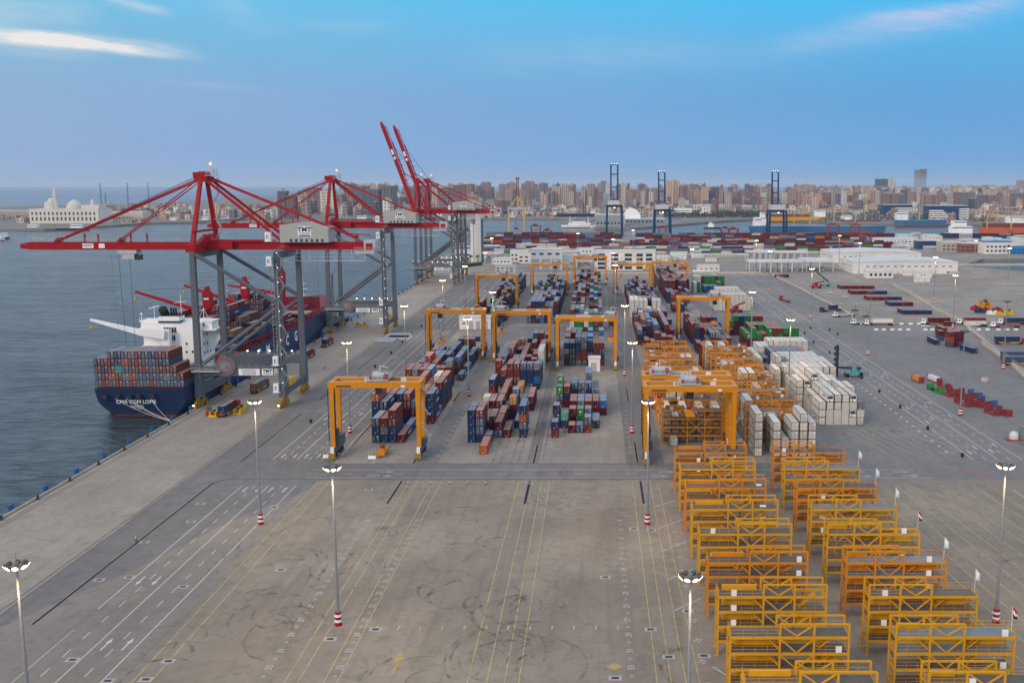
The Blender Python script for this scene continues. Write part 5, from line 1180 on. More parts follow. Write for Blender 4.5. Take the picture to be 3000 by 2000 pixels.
stacker(1157*0+2155*0+1875,662,M_cabR,R(-80),5.5,'red orange low handler left of the teal reach stacker'); stacker(1720-560*0,770-0,M_cabR,R(-20),6.5,'red reach stacker beside the orange box right of third gantry') if False else None
x,y=G(2160,912)
stacker(2158/K,916/K,M_cabR,R(-60),6.5,'red reach stacker below the back reefer wall')
for i,(px,py) in enumerate([(1963,714),(1968+0,716),(1990,728)][::2]):
    x,y=A(px,py); t=thing('scrap_skip',['rusty low skip with tall post in the east yard','second rusty low skip in the east yard'][i],'skip',(x,y,0)); MB().box(-2,-1.2,0,2,1.2,1.0).build('box',M_rust,t); MB().beam((.5,0,1),(.5,0,3.5),.2).build('post',M_rust,t)
# flat racks in the right yard
M_flr=mat('flat_rack_maroon',(.20,.035,.035),.7,dirt=.5); M_flb=mat('flat_rack_blue',(.03,.10,.26),.7); M_flg=mat('flat_rack_green',(.03,.22,.07),.7); M_crate=mat('wooden_crate',(.50,.24,.08),.8,dirt=.4); M_tarp=mat('white_tarpaulin',(.55,.55,.55),.8)
def flat(px,py,c,lab,rz=R(8),h=1.6,cargo=None,Lf=9):
    x,y=A(px,py); t=thing('flat_rack',lab,'flat rack',(x,y,0),rz,group='flat racks in the right yard')
    MB().box(-1.2,0,0,1.2,Lf,.5).build('deck',c,t); MB().box(-1.2,0,.5,1.2,.25,h+.5).build('end_wall',c,t); MB().box(-1.2,Lf-.25,.5,1.2,Lf,h+.5).build('end_wall',c,t)
    if cargo:
        o=MB()
        if cargo is M_crate: o.box(-1.05,2.6,.5,1.05,Lf-.4,2.5); o.box(-1.05,.4,.5,1.0,2.4,1.6)
        else: o.prism([(-1.2,.5),(1.2,.5),(1.1,1.9),(.6,2.3),(-.6,2.3),(-1.1,1.9)],.6,Lf-.6,'y')
        cc=o.build('crate_load' if cargo is M_crate else 'tarpaulin_load',cargo); cc.matrix_world=Matrix.Translation((x,y,0))@Matrix.Rotation(rz,4,'Z'); tag(cc,'orange timber crates on the nearest left flat rack' if cargo is M_crate else 'white tarpaulin load on a flat rack','load')
for i,a in enumerate([(2117,880,M_flr,M_crate),(2158,872+8,M_flr,M_tarp),(2153,901,M_flg,None),(2163,905,M_flg,None),(2177,893,M_flr,None),(2186,912,M_flr,None),(2200,908,M_flr,None),(2210,915,M_flr,None),(2222,918,M_flr,None),(2235,916,M_flr,None),(2250,914,M_flb,None),(2225,935,M_flr,None),(2243,934,M_flr,None),(2258,937,M_flr,None),(2272,934,M_flr,None),(2284,935,M_flb,None),(2290,955,M_flr,None),(2305,953,M_flr,None),(2318,957,M_flr,None)]):
    nm={M_flr:'maroon',M_flg:'green',M_flb:'blue'}[a[2]]; flat(a[0],a[1],a[2],'%s flat rack, %s in the diagonal line across the right yard'%(nm,od(i+1)),R(8),1.6 if i%3 else 2.0,a[3],9 if i%2 else 7)
x,y=A(2340,1010); t=thing('tank_load','green grey tank and white sack on a red flat at right edge','tank',(x,y,0)); MB().box(-4,-1.4,0,5,1.4,.4).build('flat_base',M_chasR,t); MB().cyl((2,0,.4),(2,0,4.4),1.9,n=16).build('tank',mat('tank_green',(.13,.19,.17),.6),t); MB().lathe((-1.6,0,.4),[(1.4,0),(1.5,.9),(1.25,1.8),(.8,2.3),(0,2.5)],10).build('white_sack',M_tarp,t)
x,y=G(2885,1117); t=thing('concrete_block','pale concrete cube alone in the right yard','block',(x,y,0),R(20)); MB().box(-1.0,-1.0,0,1.0,1.0,1.5).build('cube',M_wall,t); MB().cyl((0,0,1.5),(0,0,1.6),.2).build('lifting_eye',M_iron,t)
# red painted STOP
o=text('road_word','STOP',3.6,mat('road_red',(.45,.08,.14),.7),None,(*G(2868,1389),Z[6]),(0,0,R(-35))); o['kind']='structure'
# ---------------- port buildings ----------------
M_bw=mat('render_white',(.66,.64,.60),.8,dirt=.35,dscale=.08); M_roofw=mat('sheet_roof_pale',(.56,.56,.54),.7,dirt=.3,dscale=.05); M_win=mat('window_dark',(.04,.05,.07),.25); M_bg=mat('render_grey',(.34,.35,.37),.8,dirt=.3,dscale=.08); M_blue=mat('sheet_blue',(.02,.17,.40),.6); M_bnavy=mat('facade_navy',(.015,.05,.14),.4)
def ppx(px0,px1,pyb,pyt,d,lab,m=None,name='port_building',win=(),doors=(),roof=None,hip=0,cat='building',parapet=True,groundz=0.0):
    # front facade given by left/right/base/top pixels of the 3000 px photo; d is the depth in metres
    x0,y=G(px0,pyb,groundz); x1,_=G(px1,pyb,groundz); h=zat(px0/K,pyt/K,y)[1]-groundz; w=x1-x0
    t=thing(name,lab,cat,(x0,y,groundz)); mm=MB(); mm.box(0,0,0,w,d,h); b=mm.build('wall',m or M_bw,t)
    mm=MB()
    if hip: mm.prism([(-.4,h),(w+.4,h),(w+.4,h+.3),(w/2,h+hip),(-.4,h+.3)],-.4,d+.4,'y')
    else:
        mm.box(-.2,-.2,h,w+.2,d+.2,h+.25)
        if parapet: 
            for a in((-.25,-.25,w+.25,0),(-.25,d,w+.25,d+.25),(-.25,0,0,d),(w,0,w+.25,d)): mm.box(a[0],a[1],h+.25,a[2],a[3],h+.8)
    mm.build('roof',roof or M_roofw,t)
    for (fx,fz,fw,fh,n,step) in win:
        for k in range(n):
            xx=fx*w+k*step*w; MB().box(xx,-.06,fz*h,xx+fw*w,.1,(fz+fh)*h).build('window',M_win,t)
    for (fx,fw,fh) in doors: MB().box(fx*w,-.08,.02,(fx+fw)*w,.1,fh*h).build('door',M_bg,t)
    return t,w,h,d
def gw(c,m=M_bg): pass
ppx(1346,1438,964,931,7,'white substation with four pale doors behind the quayside gantry',win=[(.10,.45,.09,.14,3,.215)],doors=[(.30,.14,.7),(.52,.14,.7),(.76,.14,.7)])
ppx(1724,1758,1088,1052,5,'small white kiosk building inside the centre block gap',win=[(.45,.5,.12,.08,1,.1)],doors=[(.2,.5,.72)])
ppx(1731,1753,858,838,6,'farther small white kiosk inside the centre block',doors=[(.2,.5,.7)])
ppx(2044,2108,795,779,10,'long white hut with four doors beyond the fifth block',win=[(.12,.4,.1,.2,4,.23)],doors=[(.33,.1,.7),(.55,.1,.7)])
t,w,h,d=ppx(1554,1647,790,733,30,'white shed building with three tall openings beyond second block',win=[(.04,.76,.13,.10,4,.25)])
for k in range(3): MB().box(w*(.02+.33*k),-.1,.5,w*(.29+.33*k),.2,h*.55).build('opening',M_bg,t)
ppx(1647,1690,786,750,22,'lower white annex right of the shed with three openings',win=[(.55,.35,.2,.08,1,.1)])
for j,(a,b) in enumerate(((1742,1858),(1858,1920))):
    t,w,h,d=ppx(a,b,792,738,26,['white office block with dark window bays, left half','white office block with dark window bays, right half'][j])
    for k in range(3 if j==0 else 2):
        for r_ in range(4): MB().box(w*(.08+.34*k if j==0 else .1+.45*k),-.1,h*(.06+.23*r_),w*(.26+.34*k if j==0 else .4+.45*k),.1,h*(.22+.23*r_)).build('window',M_win,t)
def canopy(px0,px1,pyb,pyt,d,lab,n=6):
    x0,y=G(px0,pyb); x1,_=G(px1,pyb); h=zat(px0/K,pyt/K,y)[1]; w=x1-x0; t=thing('gate_canopy',lab,'canopy',(x0,y,0))
    mm=MB(); mm.box(-.5,-.5,h-1.6,w+.5,d,h); mm.build('roof',M_roofw,t)
    for k in range(n): 
        for yy in(0,d-1): MB().box(w*k/(n-1)-.4 if k else 0,yy,0,(w*k/(n-1)+.4) if k<n-1 else w,yy+.8,h-1.6).build('column',M_bw,t)
    for k in range(n-1): MB().box(w*(k+.35)/(n-1),d*.3,0,w*(k+.65)/(n-1),d*.6,2.8).build('booth',M_bg,t)
canopy(2195,2352,797,764,22,'front long gate canopy on columns'); canopy(2190,2262,768,736,20,'rear gate canopy, left one',5); canopy(2268,2366,766,737,20,'rear gate canopy, right one',6); canopy(2362,2441,796,763,40,'open white shelter right of the gate canopies',3)
def ware(px0,px1,pyb,pyt,d,lab,n):
    t,w,h,_=ppx(px0,px1,pyb,pyt,d,lab,name='warehouse',hip=2.2,win=[(.12,.60,.03,.08,n,.86/n)],parapet=False,cat='warehouse')
    for k in range(0,n,2): MB().box(w*(.3+.06*k) if w*(.3+.06*k)<w*.95 else w*.9,-.07,h*.06,w*(.3+.06*k)+1.5,.1,h*.2).build('vent',M_bg,t)
    m=MB()
    for k in range(6): m.box(-.08,d*(.15+.13*k),h*(.55+.05*math.sin(k)),.05,d*(.19+.13*k),h*.66)
    m.build('side_window',M_win,t)
ware(2500,2805,802,768,55,'front long white warehouse with a row of small windows',13); ware(2440,2698,770,741,60,'rear long white warehouse with a row of small windows',14)
ppx(2540,2617,815,796,12,'low white hut with square windows before the warehouse',win=[(.1,.35,.1,.4,5,.18)]); ppx(2650,2672,808,797,8,'tiny white hut before the warehouse centre'); ppx(2684,2731,813,798,9,'small white hut with two windows before the warehouse right',win=[(.3,.4,.08,.2,2,.2)])
ppx(2680,2725,826,817,3,'white cabin container house alone on the far yard',win=[(.2,.4,.06,.25,2,.4)],cat='cabin')
# silo tower
x,y=G(1395,770); t=thing('silo_tower','tall pale grey tower slab by the second harbour','tower',(x,y,0)); h=zat(1395/K,627/K,y)[1]
MB().box(0,0,0,5.3,14,h).build('shaft',mat('tower_pale',(.50,.50,.49),.8,dirt=.4,dscale=.1),t); MB().box(5.3,.2,0,6.2,13.8,h-1).build('side_panel',mat('tower_side_dark',(.05,.11,.15),.7),t)
m=MB(); m.box(-5.6,2,0,-2.8,12,h*.8); m.box(-2.5,3,0,-.4,12,h*.78); m.build('rear_shaft',M_bw,t); m=MB(); m.cyl((-6,7,h*.78),(-6,7,h*.9),2.5,6,n=12); m.box(-10,2,h*.9,0,12,h*.92); m.rail([(-10,2,h*.92),(0,2,h*.92)],3,.3,step=3); m.build('head_platform',M_lgrey,t)
for i,(a,b,c,d_,dp,mm,lab) in enumerate([(1330,1394,765,735,18,None,'white villa office left of the tower'),(1345,1378,737,724,10,M_blue,'blue walled shed left of the tower'),(1420,1462,737,722,18,M_blue,'blue walled shed right of the tower'),(1440,1500,775,758,14,None,'low white hut right of the palm trees'),(1452,1510,800,778,8,None,'white hut with small windows near the yard end'),(1495,1545,768,735,16,None,'white three storey house right of the tower'),
    (1520,1555,772,742,12,None,'grey white house left of the shed building'),(1425,1470,760,745,14,M_bg,'grey workshop right of the tower'),(1655,1735,778,768,12,M_bg,'grey low shed among masts'),(1925,2010,760,751,12,M_bw,'low pale wall building beyond the fifth block'),(1965,2012,755,741,12,None,'small white house beyond the fifth block'),(2005,2190,752,745,6,mat('pale_wall',(.5,.46,.38),.8),'long pale wall building before the container rows'),
    (2554,2690,722,700,26,None,'pale workshop row behind the warehouses'),(2630,2672,712,688,14,mat('house_bluewhite',(.42,.52,.58),.7),'pale blue three storey harbour office'),(2690,2752,730,706,18,M_bnavy,'navy fronted office behind the warehouse'),(2758,2815,738,710,20,mat('tan_block',(.42,.36,.30),.8),'tan office block right behind the warehouses'),(2815,2870,740,714,18,mat('brick_dark',(.22,.10,.08),.8),'brown red stacked store behind the warehouses'),
    (2884,2965,744,710,22,None,'white three storey harbour building with blue roof at right'),(2965,3030,745,726,22,M_blue,'blue roofed shed at the right edge'),(1640,1700,752,738,14,M_bg,'grey plant sheds behind the white shed'),(1075*0+1690,1740,745,728,10,None,'white block between sheds and offices')]):
    n=max(2,int((b-a)/12)); wn=[(.06,.55,.6/n*.9,.16,n,.9/n),(.06,.18,.6/n*.9,.16,n,.9/n)] if (c-d_)>18 else [(.1,.4,.5/n*.9,.22,n,.85/n)]
    ppx(a,b,c,d_,dp,lab,mm,win=wn,roof=M_blue if 'blue roof' in lab else None)
rb=random.Random(77)
for i in range(46):
    px=rb.uniform(2600,2990); py=rb.uniform(694,736); wd_=rb.uniform(16,44); mm_=rb.choice([M_bw,M_bg,M_bnavy,M_bw,M_bg]); nmm={M_bw:'white',M_bg:'grey',M_bnavy:'navy'}[mm_]
    ppx(px,px+wd_,py,py-rb.uniform(7,15),rb.uniform(8,16),'small %s harbour building, %s in the cluster behind the warehouses'%(nmm,od(i+1)),mm_,win=[(.1,.45,.10,.2,4,.22)])
rb=random.Random(78)
for i in range(22):
    px=rb.uniform(1330,2180); py=rb.uniform(744,768); wd_=rb.uniform(12,34); ppx(px,px+wd_,py,py-rb.uniform(6,12),8,'small pale harbour hut, %s in the row before the container terminal'%od(i+1),rb.choice([M_bw,M_bg,M_bw]),win=[(.15,.4,.12,.22,3,.27)])
# stepped blue and white office blocks
for (a,b,c,d_,lab,flip) in[(2590,2672,630,600,'navy glass office with white stepped floors, left one',False),(2720,2832,648,603,'navy glass office with white stepped floors, right one',True)]:
    t,w,h,d=ppx(a,b,c,d_,40,lab,M_bnavy)
    n=6
    for k in range(n):
        x0=0 if flip else w*.12*k*.6; x1=(w*(.72-.075*k)) if flip else w*.96
        MB().box(x0,-9,h*.13*k,x1,-.05,h*.13*k+h*.075).build('floor_band',M_wht,t)
        MB().box(x0+1,-7.6,h*.13*k+h*.075,x1-1,-.1,h*.13*(k+1)).build('window_band',M_win,t)
    if flip:
        for k in range(8): MB().box(w*.78,-6,h*.11*k,w*1.02,-.05,h*.11*k+h*.06).build('floor_band',M_wht,t)
# palms, hedge
M_leaf=mat('palm_leaf',(.045,.07,.03),.8,vary=.5); M_bark=mat('bark',(.14,.10,.07),.9)
def palm(x,y,h,lab):
    t=thing('palm_tree',lab,'palm tree',(x,y,0),group='palms before the tower'); MB().cyl((0,0,0),(.3,0,h),.35,.22,n=6).build('trunk',M_bark,t); m=MB()
    for k in range(26):
        a=rng.uniform(0,6.28); L_=rng.uniform(2.2,3.4); up_=rng.uniform(-.3,.9); P=[(0.3,0,h)]
        for j in range(1,4): f=j/3; P.append((.3+math.cos(a)*L_*f,math.sin(a)*L_*f,h+up_*L_*f-1.6*f*f))
        for p,q_ in zip(P,P[1:]): m.beam(p,q_,.6,.06)
    m.build('crown',M_leaf,t)
for i,(px,py) in enumerate([(1329,778),(1345,775),(1352,777),(1362,775),(1378,772),(1400,772),(1262,770),(1275,771),(1750,735),(1762,735),(2955,745)]): x,y=G(px,py); palm(x,y,8 if i<9 else 10,'palm tree, %s from left near the harbour road'%od(i+1))
m=MB()
for k in range(1800): 
    px=rng.uniform(1325,1412); py=786-(px-1325)*.12+rng.uniform(-2,2); x,y=G(px,py); z=rng.uniform(.1,2.6); s_=rng.uniform(.3,.8); a=rng.uniform(0,3.14); m.face([(x-s_*math.cos(a),y-s_*math.sin(a),z-s_*.5),(x+s_*math.cos(a),y+s_*math.sin(a),z-s_*.4),(x+rng.uniform(-.3,.3),y,z+s_*.8)])
o=m.build('hedge',mat('hedge_leaf',(.03,.06,.02),.85,vary=.4)); o['kind']='stuff'; tag(o,'dark green hedge strip below the palms','hedge')
# mobile cranes, boat ashore, tank, quay tug
def jibcrane(px,py,c,rz,L_,lab):
    x,y=G(px,py); t=thing('mobile_crane',lab,'mobile crane',(x,y,0),rz); MB().box(-4,-1.4,.8,4,1.4,2.6).build('carrier',c,t); m=MB(); wheels(m,(-1.2,1.2),(-.1,),.6,.5); m.v=[(v[1]*8-3 if False else v[0]*2,v[1],v[2]) for v in m.v]; m.build('wheels',M_black,t)
    m=MB(); m.beam((1,0,2.8),(-L_*.7,0,L_*.72),1.0,1.0,w2=.5,h2=.5); m.build('boom',c,t)
jibcrane(1897,792,M_yelp,0,22,'yellow mobile crane leaning left at the office block'); jibcrane(1716,790,M_yelp,R(10),20,'yellow mobile crane beyond centre block'); jibcrane(2000,790,M_cabR,R(0),24,'red brown lattice crane behind fifth block')
x,y=G(1048,835); t=thing('crawler_crane','black lattice crane on a barge behind the braces','crawler crane',(-158,610,-2.5)); MB().box(-7,-12,0,7,12,2).build('barge',M_chas,t); m=MB(); 
for k in range(12):
    f0,f1=k/12,(k+1)/12; a=1.6*(1-f0)+.5; b=1.6*(1-f1)+.5
    for s_ in(-1,1): m.beam((s_*a/2,f0*3,3+f0*26),(s_*b/2,f1*3,3+f1*26),.22); m.beam((s_*a/2,f0*3,3+f0*26),(-s_*b/2,f1*3,3+f1*26),.16)
m.build('lattice_boom',M_black,t); MB().box(-2,-3,2,2,2,5).build('house',M_chas,t)
# ---------------- ships and boats ----------------
def vessel(px0,px1,pyw,free,beam,c,boot,lab,sup=(),masts=(),name='cargo_ship',cargo=None,bow=1,cat='ship'):
    # lies across the view; free = freeboard in metres
    x0,y=G(px0,pyw,-2.5); x1,_=G(px1,pyw,-2.5); L_=x1-x0; t=thing(name,lab,cat,((x0+x1)/2,y,-2.5)); h=free
    def out(z,sc): 
        b=beam/2*sc; o_=[(-L_/2,-b*.8),(L_*.34,-b),(L_*.5,0),(L_*.34,b),(-L_/2,b*.8)]
        return [(bow*a,b_) for a,b_ in o_]
    m=MB(); lo=out(0,.9); hi_=out(h,1)
    for zz0,zz1,mi in((-.6,h*.22,1),(h*.22,h,0)):
        n=len(lo)
        for k in range(n):
            a,b=lo[k],lo[(k+1)%n]; fa=zz0/h;fb=zz1/h
            def P(p,q_,f,z): return (p[0]*(1+ (0.03*f if abs(p[0])>L_*.4 else 0)),p[1]+(q_[1]-p[1])*f,z)
            F=[P(a,hi_[k],fa,zz0),P(b,hi_[(k+1)%n],fa,zz0),P(b,hi_[(k+1)%n],fb,zz1),P(a,hi_[k],fb,zz1)]
            m.face(F if bow>0 else F[::-1],mi)
    m.face([(p[0]*(1.03 if abs(p[0])>L_*.4 else 1),p[1],h-.05) for p in hi_],2)
    m.build('hull',[c,boot,M_bg],t)
    for f0,f1,z0,z1 in sup:
        MB().box(bow*0+L_*(min(f0,f1)-.5),-beam*.35,h+z0-.1,L_*(max(f0,f1)-.5),beam*.35,h+z1).build('superstructure',M_swht,t)
        if z1-z0>5: MB().box(L_*(min(f0,f1)-.5)+.3,-beam*.35-.1,h+z1-2.6,L_*(max(f0,f1)-.5)-.3,-beam*.35,h+z1-1.2).build('window_band',M_win,t)
    for f,z,cc in masts:
        mm=MB(); mm.beam((L_*(f-.5),0,h-.1),(L_*(f-.5),0,h+z),1.4,1.4,w2=1.0); mm.beam((L_*(f-.5),-.5,h+z*.5),(L_*(f-.5)+z*.8,-.5,h+z*.9),.5); mm.build('cargo_derrick',cc,t)
    if cargo:
        for k,(f0,f1,z1,cc) in enumerate(cargo): MB().box(L_*(f0-.5),-beam*.4,h-.05,L_*(f1-.5),beam*.4,h+z1).build('hold_cover',cc,t)
    return t
M_bott=mat('bottom_rust_red',(.24,.06,.05),.7); M_shipN=mat('hull_navy_far',(.02,.03,.08),.6); M_shipY=mat('hull_yellow',(.62,.34,.02),.55); M_shipB=mat('hull_mid_blue',(.03,.15,.30),.6); M_shipR=mat('hull_brown_red',(.20,.05,.04),.7); M_buff=mat('buff_paint',(.52,.36,.12),.6); M_ored=mat('orange_red_cover',(.55,.10,.04),.6)
vessel(1645,1745,667,5,12,M_swht,M_bott,'white passenger yacht moored left of the terminal pier',[(.2,.85,0,4),(.3,.7,4,7)],[(.25,16,M_swht),(.78,16,M_swht)],'passenger_ship',bow=-1)
MB().cyl((0,0,0),(0,0,1),1).v
vessel(1632,1748,640,12,18,M_shipN,M_bott,'long navy grey ship behind the white yacht',[(.85,.98,0,8)],[(.3,14,M_bg),(.6,14,M_bg)],bow=-1)
vessel(1605,1632,639,8,10,M_shipR,M_bott,'small rusty coaster at left of the navy ship',[(.6,.9,0,8)],[(.3,18,M_shipR)],bow=-1)
vessel(2062,2111,670,3,10,M_shipN,M_black,'dark tug with white wheelhouse crossing the basin',[(.25,.6,0,5),(.3,.5,5,8)],[(.42,12,M_bg)],'tug_boat',bow=-1,cat='tug')
for i,(px,py,w_) in enumerate([(1648,666,9),(1675,667,8),(1730,668,8)]): vessel(px,px+w_,py,1.2,2.5,M_swht,M_swht,'tiny white launch, %s left of the pier tip'%od(i+1),[(.3,.7,0,1.4)],(),'motor_boat',bow=-1,cat='boat')
vessel(2252,2424,650,11,24,M_shipY,M_bott,'bright yellow bulk ship behind the third blue crane',[(.78,.95,0,14)],[(.15,14,M_shipR),(.35,14,M_shipR),(.55,14,M_buff)],bow=1,cargo=[(.05,.7,5,M_shipR)])
vessel(2200,2590,684,13,26,M_shipB,M_bott,'very long blue and rust red bulk carrier at the container terminal',[(.02,.07,0,12)],[(.32,20,M_buff),(.44,20,M_buff),(.62,20,M_buff),(.78,20,M_buff)],bow=1)
vessel(2205,2248,664,10,20,M_swht,M_bott,'white ship block left of third blue crane',[(.1,.9,0,8),(.5,.8,8,18)],(),bow=-1)
vessel(2465,2580,655,8,18,M_shipR,M_black,'brown black coaster right of the yellow ship',[(.0,.25,0,9)],[(.6,14,M_buff)],bow=1)
vessel(2620,2765,664,13,22,M_shipB,M_bott,'teal blue freighter before the stepped offices',[(.02,.25,0,14)],[(.3,18,M_buff),(.5,18,M_buff),(.72,18,M_buff),(.9,16,M_buff)],bow=-1)
vessel(2765,3060,702,10,24,M_shipN,M_bott,'long black red freighter with orange hold covers at right',[(.06,.26,0,10),(.08,.2,10,18)],[(.42,26,M_buff),(.66,26,M_buff)],bow=1,cargo=[(.36,.62,7,M_ored),(.66,.9,7,M_ored)])
vessel(2885,3100,672,12,24,M_shipR,M_bott,'dark red freighter behind the orange covered one',[(.3,.5,0,12)],[(.15,20,M_buff),(.6,20,M_buff)],bow=1)
for i,(a,b,py,fr,cc,lab) in enumerate([(1140,1250,640,8,M_shipN,'dark blue coaster moored far left of the raised booms'),(985,1090,653,9,M_shipR,'rusty red barge like ship before the old town'),(1300,1345,655,7,M_shipN,'grey warship with pointed bow beyond the tower'),(395,450,652,4,M_shipN,'blue white tug moored before the old town'),(455,530,650,4,M_shipB,'low blue ferry moored before the old town'),(555,620,650,5,M_bg,'grey coaster behind the nearest crane mast'),(130,262,676,5,M_shipN,'dark barges moored before the domed palace'),(15,130,672,3,M_bg,'low grey breakwater barge at left'),(-10,12,705,5,M_swht,'white cruise boat cut by the left edge'),(-25,28,700,3,M_shipN,'dark boat behind the white one at left edge'),(620,700,645,5,M_swht,'white coaster before the grey sheds'),(1215,1262,790,1.5,M_chas,'small black work boat by the third crane'),(1210,1290,770,2.5,M_bg,'grey pontoon barge by the third crane')]):
    vessel(a,b,py,fr,12,cc,M_bott,lab,[(.6,.85,0,6)],[(.3,12,M_bg)] if fr>6 else (),bow=1)
# ---------------- second container terminal ----------------
r_=random.Random(5)
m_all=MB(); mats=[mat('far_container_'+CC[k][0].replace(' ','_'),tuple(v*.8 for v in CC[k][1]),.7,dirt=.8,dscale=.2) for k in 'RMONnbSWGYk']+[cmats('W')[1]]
def far_row(px0,px1,py,nlo,nhi,pal,rows=2,gap=.12):
    x0,y=G(px0,py); x1,_=G(px1,py); 
    for rr in range(rows):
        x=x0; h=r_.randint(nlo,nhi)
        while x<x1-12:
            if r_.random()<.3: h=r_.randint(nlo,nhi)
            if r_.random()>gap:
                for k in range(h):
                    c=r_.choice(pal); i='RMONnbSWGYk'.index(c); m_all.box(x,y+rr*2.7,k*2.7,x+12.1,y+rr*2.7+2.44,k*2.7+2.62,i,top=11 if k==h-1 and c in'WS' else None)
            x+=12.6
pR='RMMMNRMOMnMNMkRbSMW'
far_row(1415,2430,742,1,3,'WSWbNSGR'); far_row(1420,2330,733,2,3,'WSWWNRSM'); far_row(1415,2620,722,2,3,pR+'WSb'); far_row(1418,1835,712,2,4,pR); far_row(1863,2440,716,2,4,pR+'WYG'); far_row(2440,2620,728,2,3,pR+'bbG')
far_row(1425,1780,703,3,4,pR); far_row(1863,2640,706,3,4,pR+'WS'); far_row(1430,1840,696,2,3,pR+'N'); far_row(1863,2560,698,2,3,pR+'bN',gap=.2)
o=m_all.build('container_rows',mats); o['kind']='stuff'; tag(o,'long rows of stacked containers on the second terminal','container rows')
def redgantry(px0,px1,pyb,pyt,c,lab):
    x0,y=G(px0,pyb); x1,_=G(px1,pyb); h=zat(px0/K,pyt/K,y)[1]; w=max(x1-x0,9); t=thing('straddle_gantry',lab,'gantry crane',(x0,y,0),group='small red gantries of the far terminal'); 
    for x in(0,w):
        for yy in(0,9): MB().box(x-.6,yy-.6,0,x+.6,yy+.6,h-2).build('leg',c,t)
    m=MB(); m.box(-.8,-.8,h-3,w+.8,9.8,h-1.6); m.box(w*.2,2,h-1.6,w*.7,7,h+1); m.box(-.5,-.5,h*.5,w+.5,.3,h*.5+.8); m.build('top_frame',c,t)
for i,a in enumerate([(1556,1583,690,658),(1592,1615,690,671),(1931,1952,690,663),(2114,2138,690,665),(2137,2162,700,667),(2426,2458,702,655),(2496,2520,702,655),(2522,2553,722,678),(1320,1345,712,680),(1355,1378,712,670)]):
    redgantry(*a,mat('gantry_far_maroon',(.20,.018,.035),.6) if i<5 or i>7 else mat('gantry_rust',(.26,.05,.03),.6),'small red gantry, %s from left at the far terminal'%od([3,4,5,6,7,8,9,10,1,2][i]))
M_bcr=mat('crane_blue_paint',(.006,.035,.11),.5)
def bluecrane(xl,xr,pyb,bx0,bx1,ptop,pbot,ph0,ph1,lab):
    x0,y=G(xl,pyb); x1,_=G(xr,pyb); t=thing('far_quay_crane',lab,'quay crane',((x0+x1)/2,y,0),group='blue quay cranes of the far terminal'); w=(x1-x0)/2; y2=y
    zt=zat(0,ptop/K,y)[1]; zb=zat(0,pbot/K,y)[1]; z0=zat(0,ph0/K,y)[1]; z1=zat(0,ph1/K,y)[1]; bw=(bx1-bx0)/(xr-xl)*w; cx=((bx0+bx1)/2-(xl+xr)/2)/(xr-xl)*2*w
    for s_ in(-1,1):
        for yy in(0,24): MB().beam((s_*w,yy,0),(s_*w*.92,yy,z1-1),3.2,3.0,w2=2.8).build('leg',M_bcr,t)
        MB().box(s_*w-1,0,z1*.28,s_*w+1,24,z1*.28+1.6).build('sill_beam',M_bcr,t)
    for yy in(0,24): MB().box(-w,yy-1,z1-4,w,yy+1,z1-1.4).build('portal_beam',M_bcr,t)
    MB().box(-w*.85,-6,z1,w*.65,18,z0).build('machinery_house',mat('pale_house',(.52,.50,.48),.7),t)
    m=MB()
    for s_ in(-1,1): m.beam((cx+s_*bw,22,zb),(cx+s_*bw,26,zt),2.3,2.3); m.beam((cx+s_*bw,22,zb),(s_*w*.7,10,z0),1.0); m.beam((cx+s_*bw,22,z0+12),(cx+s_*bw*1.3,0,z0),.7)
    for f in(0,.35,.72,1): z=zb+(zt-zb)*f; m.box(cx-bw,22+4*f-.6,z-.8,cx+bw,22+4*f+.8,z+.8)
    m.build('boom',M_bcr,t)
    for s_ in(-.8,0,.8): MB().lathe((s_*bw+cx,24,zt+1),[(0,-.5),(.55,0),(0,.5)],6).build('lamp',M_lampW,t)
    MB().lathe((0,-1.5,z1-5),[(0,-1),(1.1,0),(0,1)],6).build('lamp',M_lampW,t)
bluecrane(1777,1823,693,1790,1810,481,585,588,599,'tallest blue quay crane with boom raised, left of the three')
bluecrane(1917,1965,688,1931,1949,503,592,600,612,'middle blue quay crane with boom raised'); bluecrane(2253,2304,688,2266,2284,503,598,600,614,'right blue quay crane with boom raised beside the yellow ship')
# yellow harbour crane
x0,y=G(1491,690); x1,_=G(1536,690); w=x1-x0; t=thing('yellow_harbour_crane','yellow portal crane with thin lattice mast and trolley','quay crane',(x0,y,0)); zt=zat(0,520/K,y)[1]; zp=zat(0,608/K,y)[1]
for x in(0,w): MB().beam((x,0,0),(x,0,zp),2.6,3).build('leg',M_buff,t)
MB().box(-1.5,-2,zp-3,w+1.5,4,zp).build('portal_beam',M_lgrey,t)
m=MB(); m.beam((2,0,zp),(w*.55,0,zp+16),1.5); m.beam((w,0,zp),(w*.62,0,zp+16),1.5); m.beam((w*.6,0,zp),(w*.6,0,zp+18),1.3); m.build('a_frame',M_buff,t)
m=MB(); 
for k in range(8):
    z=zp+16+(zt-zp-18)*k/8; z2=zp+16+(zt-zp-18)*(k+1)/8
    for s_ in(-1,1): m.beam((w*.6+s_*1.6,0,z),(w*.6+s_*1.6,0,z2),.9); m.beam((w*.6+s_*1.6,0,z),(w*.6-s_*1.6,0,z2),.7)
m.box(w*.6-3.4,-1,zt-2,w*.6+3.4,1,zt); m.build('lattice_mast',mat('mast_maroon',(.22,.05,.05),.6),t); MB().box(w*.3,-2,zp-12,w*.6,3,zp-3).build('trolley',M_bg,t); MB().box(w*.32,-1,zp-34,w*.62,1,zp-31).build('spreader',M_red,t); MB().beam((w*.45,0,zp-31),(w*.45,0,zp-12),.5).build('rope',M_dark,t)
